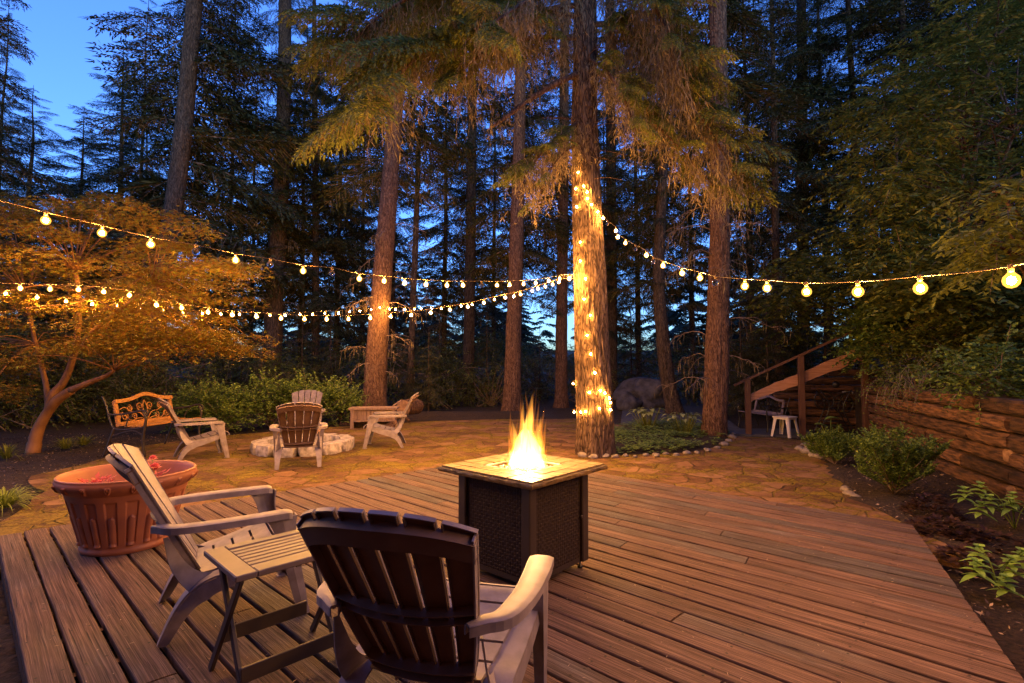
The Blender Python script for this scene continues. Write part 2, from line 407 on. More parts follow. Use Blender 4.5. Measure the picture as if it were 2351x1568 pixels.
MT['tieend'] = basic('cut_timber_end', (.15, .08, .04), (.36, .21, .11), 12, .9, .6, .01)
tm = MT['tie']; tnt = tm.node_tree; oi = tnt.nodes.new('ShaderNodeObjectInfo'); pb = tnt.nodes['Principled BSDF']; src = pb.inputs['Base Color'].links[0].from_socket
tnt.links.new(mixc(tnt, 1.0, src, mathn(tnt, 'ADD', mathn(tnt, 'MULTIPLY', oi.outputs['Random'], 1.1), .45), 'MULTIPLY'), pb.inputs['Base Color'])
MT['plastic_back_shade'] = basic('resin_back_shade', (.11, .062, .042), (.15, .09, .064), 9, .6)  # same pale resin; shade on chair backs and undersides put into a darker colour
MT['post'] = basic('brown_post', (.09, .04, .022), (.13, .06, .034), 5, .7)
MT['liveedge'] = basic('live_edge_plank', (.36, .17, .09), (.50, .26, .15), 2.5, .6, .3, .006, (2, 2, 14))
MT['boxwood'] = basic('wooden_box', (.20, .125, .085), (.32, .21, .15), 4, .8, .3, .005, (9, 9, 1))
MT['logend'] = basic('split_log', (.17, .09, .05), (.34, .2, .12), 8, .9, .6, .02)
MT['whiteplastic'] = basic('white_plastic', (.62, .56, .50), (.68, .62, .56), 5, .45)
MT['cable'] = basic('brown_cable', (.10, .06, .03), None, 4, .6)
MT['pink'] = leafmat('pink_petals', (.7, .16, .18), (.85, .3, .32), None, .3)
MT['redleaf'] = leafmat('red_flower_leaves', (.45, .09, .08), (.6, .14, .12), None, .3)
MT['chips'] = leafmat('mulch_chips', (.02, .013, .009), (.08, .05, .032), (.36, .26, .18), 0)
MT['debris'] = leafmat('fallen_needles', (.3, .2, .12), (.5, .38, .26), None, 0)
MT['nail'] = basic('rusty_nail', (.02, .013, .01), None, 4, .6)
MT['bulb'] = emis('lit_filament', BULB_COL, BULB_STR); MT['minibulb'] = emis('lit_small_filament', BULB_COL, BULB_STR*.25)
gm, gnt, gp_ = newmat('clear_bulb_glass'); gp_.inputs['Transmission Weight'].default_value = 1; gp_.inputs['Roughness'].default_value = .02
gp_.inputs['IOR'].default_value = 1.3; gp_.inputs['Base Color'].default_value = (.95, .9, .85, 1); MT['glass'] = gm
em, ent, ep = newmat('glowing_bulb_glass'); ent.nodes.remove(ep)
e_ = ent.nodes.new('ShaderNodeEmission'); e_.inputs[0].default_value = (1, .46, .06, 1); e_.inputs[1].default_value = 1.15
t_ = ent.nodes.new('ShaderNodeBsdfTransparent'); a_ = ent.nodes.new('ShaderNodeAddShader')
ent.links.new(e_.outputs[0], a_.inputs[0]); ent.links.new(t_.outputs[0], a_.inputs[1]); ent.links.new(a_.outputs[0], ent.nodes['Material Output'].inputs[0]); em.cycles.emission_sampling = 'NONE'; MT['glow'] = em
MT['legresin'] = basic('dark_brown_resin', (.045, .033, .03), (.06, .045, .04), 7, .45)
MT['flame_core'] = flamemat('flame_core', (1, .50, .10), 75)
MT['flame_mid'] = flamemat('flame_middle', (1, .38, .05), 30)
MT['flame_out'] = flamemat('flame_tongue', (1, .27, .02), 17)
# ================================================================== ground
PZ = -.06
DD_ = np.array([-.733, .681]); DN_ = np.array([.681, .733])
def terr(x, y):
    d = np.maximum(y-14, 0); base = -.085+.018*d+np.maximum(d-8, 0)*.02
    base = base+.04*fbm(x*.5, y*.5)*np.clip((y-13)/4, 0, 1)
    # shallow bank just beyond the patio, mulch on the right stands a little proud
    base = base+.16*np.exp(-((y-13.9)/.5)**2)*np.clip((1.2-x)/1.0, 0, 1)*np.clip((x+7)/2, 0, 1)
    m = np.clip((x-1.2)/.3, 0, 1)*np.clip((wallx(y)-x)/.3, 0, 1)*np.clip((8.8-y)/.8, 0, 1)
    base = base+.03*m*(1+.6*vn(x*3, y*3))
    base = base+np.clip((-x-9)/10, 0, 1)*.5
    return base
WALL = np.array([[3.6, .9], [4.25, 2.75], [5.12, 5.19], [6.66, 9.46]])
def wallx(y): return np.interp(y, WALL[:, 1], WALL[:, 0])
def axis(lo, hi, mid_lo, mid_hi, fine, k):
    a = [mid_lo]; s = fine
    while a[-1] > lo: s *= k; a.append(a[-1]-s)
    b = list(np.arange(mid_lo+fine, mid_hi, fine)); s = fine
    b.append(mid_hi)
    while b[-1] < hi: s *= k; b.append(b[-1]+s)
    return np.array(a[::-1]+b)
gx = axis(-260, 260, -9, 8, .14, 1.12); gy = axis(-60, 320, -1, 15, .14, 1.12)

# bark chips lying on the mulch (nobody could count them)
def inpoly(px, py, poly):
    r = np.zeros(len(px), bool); n = len(poly); j = n-1
    for i in range(n):
        xi, yi = poly[i]; xj, yj = poly[j]
        r ^= ((yi > py) != (yj > py)) & (px < (xj-xi)*(py-yi)/(yj-yi+1e-12)+xi); j = i
    return r
pat_px = [(0, 1240), (30, 1180), (100, 1128), (64, 1094), (120, 1080), (200, 1064), (262, 1045), (330, 1024), (440, 1008), (540, 998), (680, 986), (820, 976), (940, 968), (1100, 963), (1320, 961), (1420, 975), (1470, 985),
          (1690, 1002), (1800, 1006), (1845, 1012), (1868, 1040), (1905, 1072), (1950, 1130), (2000, 1165), (2060, 1192), (2128, 1224)]
pat = [tuple(GP(u, v, PZ)[:2]) for u, v in pat_px]+[(3.2, 3.6), (0, 6.2), (-3.6, 3.3)]
pat[0] = (-4.1, 3.75)
# wobbly outline
pp = []
for i in range(len(pat)):
    a = np.array(pat[i]); b = np.array(pat[(i+1) % len(pat)]); n = max(1, int(np.linalg.norm(b-a)/.25))
    for k in range(n):
        q = a+(b-a)*k/n; pp.append(q+.06*np.array([vn(q[0]*3, q[1]*3, 1.), vn(q[0]*3, q[1]*3, 9.)]))
pp = np.array(pp)
me = bpy.data.meshes.new('patio'); n = len(pp)
V = [(x, y, PZ) for x, y in pp]+[(x, y, PZ-.09) for x, y in pp]
me.from_pydata(V, [], [list(range(n))]+[[i, i+n, (i+1) % n+n, (i+1) % n] for i in range(n)][::1]); me.materials.append(MT['patio'])
o = bpy.data.objects.new('patio', me); C.objects.link(o); struct(o)
if me.polygons[0].normal.z < 0: me.flip_normals()
X, Y = np.meshgrid(gx, gy); Z = terr(X, Y)
Z = Z+.012*fbm(X*9, Y*9)*(abs(X) < 12)*(Y < 16)
cc_ = pp.mean(0); ins = inpoly(X.ravel(), Y.ravel(), [tuple((q-cc_)*.985+cc_) for q in pp]).reshape(X.shape)
sN_ = X*DN_[0]+Y*DN_[1]; tN_ = X*DD_[0]+Y*DD_[1]; ins |= (sN_ > .3) & (sN_ < 5.1) & (tN_ < 5.3) & (tN_ > -2)
Z = np.where(ins, np.minimum(Z, -.14), Z)
m = MB(); m.grid(np.stack([X, Y, Z], -1), 0, True)
g = m.build('ground', [MT['soil']]); struct(g)
# shaded walk behind the trees on the right
wp = [GP(u, v, PZ)[:2] for u, v in [(1425, 972), (1432, 925), (1500, 905), (1650, 905), (1665, 960), (1700, 985), (1850, 985), (1875, 1004), (1690, 998), (1480, 982)]]
me = bpy.data.meshes.new('path'); n = len(wp)
me.from_pydata([(x, y, PZ+.012+.018*max(y-14, 0)) for x, y in wp]+[(x, y, -.2) for x, y in wp], [], [list(range(n))]+[[i, i+n, (i+1) % n+n, (i+1) % n] for i in range(n)])
me.materials.append(MT['path']); o = bpy.data.objects.new('path', me); C.objects.link(o); struct(o)
if me.polygons[0].normal.z < 0: me.flip_normals()

# ================================================================== deck
DD = np.array([-.733, .681]); DN = np.array([.681, .733])
def dk(t, s): return DD*t+DN*s
def t_hi(s): return 5.56-.10*(s-.24)
def t_lo(s): return np.where(s > 2.93, .449-.243*(5.11-s), -2.5)
PW, PG = .150, .017
m = MB(); uv = []; at = []; nails = MB(); r2 = np.random.default_rng(3)
k = 0; s = .235
while s < 5.22:
    w = PW-PG*(.8+.5*r2.random())
    cs = [(0, -.034), (0, -.007), (.002, -.002), (.008, 0), (w*.3, .0012), (w*.7, .0012), (w-.008, 0), (w-.002, -.002), (w, -.007), (w, -.034)]
    jit = r2.normal()*.012; sc = np.array([s+c[0] for c in cs]); th = t_hi(sc)+jit; tl = t_lo(sc)
    L = float(th.mean()-tl.mean()); cuts = [0, 1]
    # butt joints, staggered
    if L > 2: cuts = [0, (.22+.56*((k*37) % 11)/11), 1]
    dz = r2.normal()*.0018
    for c in range(len(cuts)-1):
        n = max(3, int(L*(cuts[c+1]-cuts[c])/.12)); f = np.linspace(cuts[c]+(.0007 if c else 0), cuts[c+1]-(.0007 if c < len(cuts)-2 else 0), n)
        T = tl[None]+(th-tl)[None]*f[:, None]
        wob = .003*vn(T[:, :1]*1.5, k*7.7)+.0015*vn(T[:, :1]*6, k*3.1)
        Sx = sc[None]+wob; Zz = np.array([q[1] for q in cs])[None]+dz+.0012*vn(T*1.2, k*5.)
        Zz = np.where(np.array([q[1] for q in cs])[None] < -.03, -.034, Zz)
        P = np.stack([DD[0]*T+DN[0]*Sx, DD[1]*T+DN[1]*Sx, Zz], -1)
        m.grid(P, 0, False); o0 = m.n-P.shape[0]*P.shape[1]
        nb = len(cs)
        m.F.append((np.array([[o0+j for j in range(nb)]]), 0, False)); m.F.append((np.array([[o0+(n-1)*nb+j for j in range(nb)][::-1]]), 0, False))
        off = r2.random()*50
        uv.append(np.stack([T+off, np.broadcast_to(sc-s, T.shape)+k*.9], -1).reshape(-1, 2)); at.append(np.full(T.size, r2.random()))
    # nail heads over the joists
    for tj in np.arange(-2.3, 5.5, .40):
        if tj < tl.mean()+.05 or tj > th.mean()-.05: continue
        for q in (.028, w-.028):
            p = dk(tj+r2.normal()*.006, s+q+r2.normal()*.004)
            a = np.arange(6)*pi/3; R = .0066
            nails.add(np.stack([p[0]+R*np.cos(a), p[1]+R*np.sin(a), np.full(6, .0022+dz+.0012)], -1), np.arange(6)[None], 0)
    s += PW; k += 1
# dark framing under the gaps and a fascia round the edge
deck = m.build('deck', [MT['deck']], uv=np.concatenate(uv), attr=np.concatenate(at)); struct(deck)
nl = nails.build('nail_heads', [MT['nail']], deck); nl['kind'] = 'stuff'
j = MB()
for tj in np.arange(-2.3, 5.5, .40):
    s1 = 5.2
    if tj < .45: s1 = min(5.2, max(2.9, 5.11-(.449-tj)/.243))-.05
    a = dk(tj, .27); b = dk(tj, s1)
    j.beam((*a, -.059), (*b, -.059), .04, .05)
a = dk(5.50, .25); b = dk(5.02, 5.18); j.beam((*a, -.07), (*b, -.07), .035, .07)
a = dk(-2.4, .25); b = dk(5.50, .25); j.beam((*a, -.07), (*b, -.07), .035, .07)
a = dk(-.07, 2.97); b = dk(.45, 5.1); j.beam((*a, -.07), (*b, -.07), .035, .07)
j.build('joists', [MT['tie']], deck)

# fallen conifer needles and crumbs on the boards
n = 700; r3 = np.random.default_rng(5); px = r3.uniform(-3.5, 3.2, n*3); py = r3.uniform(1.9, 6.8, n*3)
sN = px*DN[0]+py*DN[1]; tN = px*DD[0]+py*DD[1]; ok = (sN > .3) & (sN < 5.1) & (tN < t_hi(sN)-.05) & (tN > t_lo(sN)+.05)
px, py = px[ok][:n], py[ok][:n]; n = len(px); a = r3.uniform(0, 2*pi, n); L = r3.uniform(.004, .014, n); wd = r3.uniform(.0008, .002, n)
d = np.stack([np.cos(a), np.sin(a), np.zeros(n)], -1); B = np.stack([px, py, np.full(n, .0045)], -1)
mb = MB(); mb.dia(B-d*L[:, None], B+d*L[:, None]+np.array([0, 0, .002]), np.stack([-np.sin(a), np.cos(a), np.zeros(n)], -1)*wd[:, None])
tag(mb.build('fallen_needles', [MT['debris']]), 'tiny pale conifer needles scattered over the deck boards', 'needles', kind='stuff')

# mulch chips
n = 42000; px = r3.uniform(-9.5, 6.6, n); py = r3.uniform(1.6, 10.5, n)
sN = px*DN[0]+py*DN[1]; tN = px*DD[0]+py*DD[1]
ondeck = (sN > .18) & (sN < 5.25) & (tN < t_hi(sN)+.03) & (tN > t_lo(sN)-.03)
ok = ~ondeck & ~inpoly(px, py, [tuple(q) for q in pp]) & (px < wallx(py)-.15)
px, py = px[ok], py[ok]; n = len(px); a = r3.uniform(0, 2*pi, n); L = r3.uniform(.006, .022, n)
z = terr(px, py)+.012*fbm(px*9, py*9)+r3.uniform(.002, .012, n); tl_ = r3.normal(size=n)*.35
d = np.stack([np.cos(a), np.sin(a), tl_], -1); B = np.stack([px, py, z], -1)
wv = np.stack([-np.sin(a), np.cos(a), r3.normal(size=n)*.4], -1)*(L*r3.uniform(.2, .5, n))[:, None]
mb = MB(); mb.dia(B-d*L[:, None], B+d*L[:, None], wv)
tag(mb.build('mulch', [MT['chips']]), 'dark bark mulch chips covering the planting beds', 'mulch', kind='stuff')

# ================================================================== bank behind the wall
ys = np.concatenate([np.linspace(.9, 14, 60), np.linspace(15, 60, 20)])
us = np.concatenate([[.1], np.linspace(.3, 6, 24), np.linspace(7, 60, 14)])
B = []
for y in ys:
    x0 = wallx(min(y, 9.46)) if y <= 9.46 else 6.66+.32*(y-9.46)+max(0, y-12)*.4
    row = []
    for u in us:
        x = x0+u; z = .86+.42*max(u-.3, 0)*(1 if u < 8 else 1)-.004*max(u-8, 0)**2*0
        if u > 8: z = .86+.42*7.7+.12*(u-8)
        z += .10*float(fbm(x*.8, y*.8, 3.))*min(1, u)
        row.append((x, y, z))
    B.append(row)
mb = MB(); P = np.array(B); mb.grid(P, 0, True)
# front lip down to the ground, hidden by the timbers
lip = np.stack([P[:, 0]*np.array([1, 1, 0])+np.array([0, 0, -.3]), P[:, 0]], 1); mb.grid(lip, 0, False)
struct(mb.build('hillside', [MT['forest']]))

# ================================================================== unseen building added behind the camera to keep sky light off the chair backs
hs = thing('added_house', 'dark timber-sided building added unseen behind the camera to block sky light', 'added_house', (0, -2.3, -.1))
m = MB()
for i in range(34): m.box((-1, -.10+.006*(i % 2)*0, .1+i*.2), (17, .05, .195), 0, 0, 0); 
m.box((-1, -.16, 3.4), (16.9, .06, 6.8)); m.build('wall', [MT['post']], hs)
m = MB(); m.beam((-1, -1.2, 7.6), (-1, 1.3, 6.6), 18, .16); m.build('roof', [MT['darkmetal']], hs)
for x in (-5, 3):
    m = MB(); m.box((x, -.05, 1.9), (1.7, .05, 1.4)); f = m.build('window', [MT['darkmetal']], hs); m = MB(); m.box((x, -.02, 1.9), (1.5, .02, 1.2)); m.build('pane', [MT['blackiron']], f)
# ================================================================== resin adirondack chair
def make_chair(nsl, label, group):
    t = thing('adirondack_chair', label, 'chair', group=group)
    mt = [MT['plastic'], MT['plastic_back_shade']]
    def bp(a, b, off=0.0):
        # point on the backrest: a across, b up, off behind the sitting face
        hw = .178+.118*np.clip(b, 0, 1)**.75
        x = a*hw; bow = .055*a*a*(.35+b)
        y = -.085-.375*b+bow*.8; z = .285+.625*b+bow*.35
        return np.stack(np.broadcast_arrays(x, y-.86*off, z-.5*off), -1)
    def bend(a): return 1.0-.135*np.abs(a)**2.2
    m = MB(); gap = .028
    for i in range(nsl):
        a0 = -1+2*i/nsl+(gap if i else 0); a1 = -1+2*(i+1)/nsl-(gap if i < nsl-1 else 0)
        aa = np.linspace(a0, a1, 5); tt = np.linspace(0, 1, 14)
        A, T = np.meshgrid(aa, tt); Bv = T*bend(A)
        P = bp(A, Bv, -.003*np.cos((A-(a0+a1)/2)/(a1-a0)*pi))
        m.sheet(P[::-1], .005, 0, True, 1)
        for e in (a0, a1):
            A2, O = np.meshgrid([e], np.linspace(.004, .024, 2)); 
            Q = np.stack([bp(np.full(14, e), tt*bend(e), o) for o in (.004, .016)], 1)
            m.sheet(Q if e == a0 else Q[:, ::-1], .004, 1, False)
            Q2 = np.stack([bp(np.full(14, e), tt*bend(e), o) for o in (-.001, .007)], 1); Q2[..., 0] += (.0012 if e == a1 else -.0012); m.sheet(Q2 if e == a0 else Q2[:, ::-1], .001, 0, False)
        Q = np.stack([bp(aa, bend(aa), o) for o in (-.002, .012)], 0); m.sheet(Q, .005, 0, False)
    # cross ribs behind the slats, closed outer flanges
    aa = np.linspace(-1, 1, 25)
    def shelf(b0, d0, d1, th=.005, arch=0):
        bb = b0-arch*np.abs(aa)**2.3
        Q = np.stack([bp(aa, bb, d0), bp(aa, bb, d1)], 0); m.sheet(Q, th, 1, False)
    def band(b0, b1, off, arch=0):
        k = arch*np.abs(aa)**2.3
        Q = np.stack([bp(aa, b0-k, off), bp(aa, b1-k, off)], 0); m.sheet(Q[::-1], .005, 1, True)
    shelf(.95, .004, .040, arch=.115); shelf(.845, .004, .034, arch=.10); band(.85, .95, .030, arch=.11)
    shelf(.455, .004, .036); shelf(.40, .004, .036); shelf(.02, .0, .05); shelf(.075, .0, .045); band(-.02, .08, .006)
    for e in (-1, 1):
        tt = np.linspace(0, bend(1.0), 14)
        Q = np.stack([bp(np.full(14, e*1.0), tt, o) for o in (.0, .038)], 1); m.sheet(Q if e < 0 else Q[:, ::-1], .006, 0, False)
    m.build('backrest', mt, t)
    # seat: slats following a dished profile, rolled front
    prof = spline([(-.09, .272), (-.03, .278), (.08, .30), (.20, .332), (.30, .365), (.355, .383), (.395, .385), (.42, .365), (.43, .325)], 60)
    d = np.concatenate([[0], np.cumsum(np.linalg.norm(np.diff(prof, axis=0), axis=1))])
    m = MB(); ns = 6
    for i in range(ns):
        s0 = d[-1]*i/ns+.006; s1 = d[-1]*(i+1)/ns-.006
        ss = np.linspace(s0, s1, 7); yy = np.interp(ss, d, prof[:, 0]); zz = np.interp(ss, d, prof[:, 1])
        hw = .20+.055*np.clip((yy+.09)/.5, 0, 1); xx = np.linspace(-1, 1, 9)
        Xg = xx[None]*hw[:, None]; Zg = zz[:, None]+.006*xx[None]**2
        m.sheet(np.stack([Xg, np.broadcast_to(yy[:, None], Xg.shape), Zg], -1), .012, 0, True, 1)
    for xx in (-.10, .10):
        ss = np.linspace(0, d[-1], 20); yy = np.interp(ss, d, prof[:, 0]); zz = np.interp(ss, d, prof[:, 1])
        Q = np.stack([np.stack([np.full(20, xx), yy, zz-.012], -1), np.stack([np.full(20, xx), yy, zz-.04], -1)], 1); m.sheet(Q, .006, 0, False)
    m.build('seat', mt, t)
    for sx in (-1, 1):
        # armrest paddle
        c = spline([(.225, -.275), (.26, -.235), (.315, -.18), (.338, -.02), (.335, .16), (.327, .27), (.325, .325)], 26)
        hw = np.interp(np.linspace(0, 1, 26), [0, .15, .4, .75, .93, 1.0], [.012, .026, .037, .047, .045, .028])
        tg = nrm(np.gradient(c, axis=0)); pn = np.stack([tg[:, 1], -tg[:, 0]], -1)
        q = np.linspace(-1, 1, 7); pr = .006*(1-np.abs(q)**4)
        P = np.zeros((26, 7, 3)); P[..., 0] = c[:, :1]+pn[:, :1]*hw[:, None]*q; P[..., 1] = c[:, 1:]+pn[:, 1:]*hw[:, None]*q
        P[..., 2] = .545+pr[None]+np.interp(np.linspace(0, 1, 26), [0, .2, .9, 1], [0, .006, .008, 0])[:, None]
        P[..., 0] *= sx; m = MB(); m.sheet(P if sx > 0 else P[:, ::-1], .014, 0, True)
        # skirt lip on the outer edge
        
        for c_ in (0, 6):
            Q = np.stack([P[:, c_]+np.array([0, 0, -.002]), P[:, c_]+np.array([0, 0, -.03])], 1); m.sheet(Q if sx > 0 else Q[:, ::-1], .005, 0, False)
        m.build('armrest', mt, t)
        # front leg: a channel, plate outside with two flanges
        z = np.linspace(.53, 0, 14); f = (.53-z)/.53
        yc = .275+.125*f; w = np.interp(f, [0, .12, .5, 1], [.075, .052, .038, .026]); xo = .338-.03*f
        m = MB()
        Pl = np.stack([np.stack([sx*(xo+.004*0), yc-w, z], -1), np.stack([sx*(xo+.006), yc, z], -1), np.stack([sx*xo, yc+w, z], -1)], 1)
        m.sheet(Pl if sx > 0 else Pl[:, ::-1], .007, 0, False)
        for sg in (-1, 1):
            e = yc+sg*w; dp = .045-.012*f
            Q = np.stack([np.stack([sx*xo, e, z], -1), np.stack([sx*(xo-dp), e, z], -1)], 1); m.sheet(Q if sg*sx < 0 else Q[:, ::-1], .006, 0, False)
        m.box((sx*.29, .385, .004), (.045, .05, .008), 0)
        m.build('leg', mt, t)
        # rear leg: wide strip carrying on from the seat rail, curving down to the floor, with an outer plate and a fin up to the back
        cl = spline([(.30, .352), (.18, .315), (.06, .283), (-.04, .262), (-.12, .215), (-.18, .13), (-.235, .0)], 30); ff = np.linspace(0, 1, 30)
        xi = np.interp(ff, [0, .55, 1], [.235, .20, .245]); xw = np.interp(ff, [0, .5, .8, 1], [.315, .300, .298, .292])
        m = MB(); Q = np.stack([np.stack([sx*xi, cl[:, 0], cl[:, 1]], -1), np.stack([sx*xw, cl[:, 0], cl[:, 1]+.004], -1)], 1)
        m.sheet(Q if sx > 0 else Q[:, ::-1], .008, 0, True)
        tg = nrm(np.gradient(cl, axis=0)); nn = np.stack([-tg[:, 1], tg[:, 0]], -1); nn = np.where(nn[:, 1:] > 0, -nn, nn)
        nn[:, 0] = np.where(ff > .45, np.abs(nn[:, 0]), nn[:, 0])
        dep = np.interp(ff, [0, .3, .6, 1], [.05, .07, .085, .03])
        Q = np.stack([np.stack([sx*xw, cl[:, 0], cl[:, 1]], -1), np.stack([sx*(xw+.002), cl[:, 0]+nn[:, 0]*dep, cl[:, 1]+nn[:, 1]*dep*.9], -1)], 1)
        Q[..., 2] = np.maximum(Q[..., 2], 0)
        m.sheet(Q if sx < 0 else Q[:, ::-1], .007, 0, False)
        # fin rising beside the backrest
        g1 = spline([(-.02, .275), (-.09, .30), (-.15, .37), (-.215, .49)], 12); g2 = spline([(-.10, .20), (-.16, .27), (-.205, .36), (-.232, .49)], 12)
        x1 = np.linspace(.22, .245, 12); x2 = np.linspace(.285, .252, 12)
        Q = np.stack([np.stack([sx*x1, g1[:, 0], g1[:, 1]], -1), np.stack([sx*x2, g2[:, 0], g2[:, 1]], -1)], 1); m.sheet(Q if sx > 0 else Q[:, ::-1], .006, 0, True)
        m.build('leg', mt, t)
    return t
CG = 'resin adirondack chairs on the deck and patio'
c5 = make_chair(5, 'pale resin adirondack chair seen from its side, in front of the terracotta planter', CG)
c5.location = (-1.574, 2.76, .002); c5.rotation_euler = (0, 0, -.983); c5.scale = (.98,)*3
c6 = make_chair(6, 'resin adirondack chair seen from behind, nearest the bottom edge of the picture', CG)
c6.location = (-.268, 1.827, .002); c6.rotation_euler = (0, 0, -.271); c6.scale = (.98,)*3
dup(c5, (-2.893, 7.009, PZ+.004), .39, 'adirondack chair with its dark back to us, in front of the stone fire ring', CG, .966)
dup(c5, (-3.85, 9.55, PZ+.004), -2.89, 'pale adirondack chair beyond the fire ring, mostly hidden behind the dark-backed chair', CG, .97)
dup(c5, (-4.673, 7.598, PZ+.004), -.905, 'adirondack chair seen side-on facing right, in front of the golden garden bench', CG, .976)
dup(c5, (-2.056, 8.75, PZ+.004), 1.712, 'adirondack chair seen side-on facing left, in front of the wooden box', CG, .98)

# ================================================================== folding side table
t = thing('folding_side_table', 'brown slatted folding side table between the two near adirondack chairs', 'table', (-1.007, 2.28, .002), .803)
a, b, h = .25, .20, .49
m = MB()
m.box((-a+.04, 0, h-.012), (.08, 2*b, .024), 0, 0, .004); m.box((a-.04, 0, h-.012), (.08, 2*b, .024), 0, 0, .004)
m.box((0, -b+.0275, h-.012), (2*a-.162, .055, .024), 0, 0, .004); m.box((0, b-.0275, h-.012), (2*a-.162, .055, .024), 0, 0, .004)
for i in range(7): m.box((0, -b+.055+.0215+i*.0412, h-.011), (2*a-.164, .034, .014), 0, 0, .003)
m.box((0, 0, h-.03), (.02, 2*b-.04, .012), 0)
m.build('tabletop', [MT['table_resin']], t)
for sx in (-1, 1):
    for (y0, y1, xx) in ((-b+.03, b-.04, a-.03), (b-.03, -b+.04, a-.055)):
        m = MB(); m.beam((sx*xx, y0, h-.024), (sx*xx, y1, 0), .032, .018, 0, (1, 0, 0), .003); m.build('leg', [MT['legresin']], t)
for y0, z0, xx in ((-b+.045, .09, a-.03), (b-.06, .13, a-.055)):
    m = MB(); m.beam((-xx+.012, y0+.004, z0), (xx-.012, y0+.004, z0), .014, .062, 0, (0, 0, 1), .003); m.build('stretcher', [MT['legresin']], t)

# ================================================================== terracotta planter
def pot():
    t = thing('planter', 'large terracotta planter with a scrolled rim and fluted sides', 'planter', (-2.79, 3.78, .002), sc=.82)
    n = 640; th = np.arange(n)*2*pi/n
    # outer profile r(z)
    zz = np.concatenate([np.linspace(0, .06, 6), np.linspace(.065, .455, 64), np.linspace(.46, .575, 26)])
    R = []
    for z in zz:
        if z < .045: r = .325+.01*sin(z/.045*pi)
        elif z < .46: r = .325+(z-.05)*.30
        else: q = (z-.46)/.115; r = .448+.062*sin(min(1, q*1.15)*pi*.62)
        R.append(r)
    R = np.array(R)[:, None]*np.ones(n)[None]; Zz = zz[:, None]*np.ones(n)[None]
    N = 18; ph = (th*N/(2*pi)) % 1.0; ph = ph[None]*np.ones((len(zz), 1))
    # lower rounded gadroons
    k = np.clip(1-((ph-.5)/.21)**2, 0, 1)**.5; top = .295-.05*(1-k)
    R += .020*k*(Zz > .062)*(Zz < top)
    # upper sunk flutes
    k2 = (np.abs(ph-.5) > .2)*1.0; ph2 = ph
    inset = np.clip((.30-np.abs(ph2-.5))/.05, 0, 1)*np.clip((Zz-.07)/.02, 0, 1)*np.clip((.415-Zz)/.012, 0, 1)
    R -= .013*inset*(1-.0*k2)
    # scroll relief on the rim
    Nr = 18; pr = (th*Nr/(2*pi)) % 1.0; u = (pr[None]-.5)*2*.065*pi; v = (Zz-.515)
    dsc = np.sqrt((u*1.0-.3*v)**2*1.0+(v*1.15)**2); ring = np.exp(-((dsc-.036)/.0085)**2); ball = np.exp(-(dsc/.017)**2)
    R += (.017*ring*(v < .022)+.017*ball)*(Zz > .47)*(Zz < .565)
    P = np.stack([R*np.cos(th), R*np.sin(th), Zz], -1); m = MB(); m.grid(P, 0, True, wrap=True)
    inner = [(R[-1].mean(), .575), (.497, .583), (.485, .578), (.47, .55), (.46, .50), (.40, .37), (.39, .36)]
    m.lathe(inner, n, (0, 0, 0), 0, True); m.lathe([(.001, 0), (.325, 0)], 64, (0, 0, 0), 0, False)
    m.build('pot', [MT['terra']], t)
    m = MB(); m.lathe([(.395, .375), (.3, .38), (.15, .385), (.001, .385)], 40, (0, 0, 0), 0, True); m.build('soil', [MT['soil']], t)
    return t
pt = pot(); pt.scale = (.82, .82, .90)
def flowers(name, label, cx_, cy_, z0, n, mats, blooms):
    t = thing(name, label, 'flower', (cx_, cy_, z0)); r = np.random.default_rng(n)
    k = n; a = r.uniform(0, 2*pi, k); rr = r.uniform(0, .10, k); B = np.stack([rr*np.cos(a), rr*np.sin(a), r.uniform(.0, .09, k)], -1)
    d = np.stack([np.cos(a), np.sin(a), r.uniform(.1, .9, k)], -1)*r.uniform(.03, .06, k)[:, None]
    w = np.stack([-np.sin(a), np.cos(a), r.normal(size=k)*.3], -1)*.015
    m = MB(); m.dia(B, B+d, w); m.build('foliage', [MT['redleaf']], t)
    for (x, y, z, s) in blooms:
        m = MB()
        for lay in range(5):
            q = 7-lay; aa = np.arange(q)*2*pi/q+lay*.7; el = .15+.33*lay; L = s*(1-.12*lay)
            B = np.tile([x, y, z+.004*lay], (q, 1)); D = np.stack([np.cos(aa)*cos(el), np.sin(aa)*cos(el), np.full(q, sin(el))], -1)*L
            m.dia(B, B+D, np.stack([-np.sin(aa), np.cos(aa), 0*aa], -1)*s*.55)
        m.build('blossom', [MT['pink']], t)
        m = MB(); m.tube([(x*.3, y*.3, -.05), (x, y, z)], .003, 6); m.build('stem', [MT['leafmid']], t)
    return t
flowers('flower', 'pink rose-like blossoms on red stems at the right inside the planter', -2.74, 3.94, .41, 40, None, [(.02, .0, .10, .05), (-.01, .02, .16, .04)])
flowers('flower', 'low clump of red flower heads at the left inside the planter', -2.98, 3.70, .385, 70, None, [(-.03, .03, .05, .035), (.05, -.02, .06, .03)])

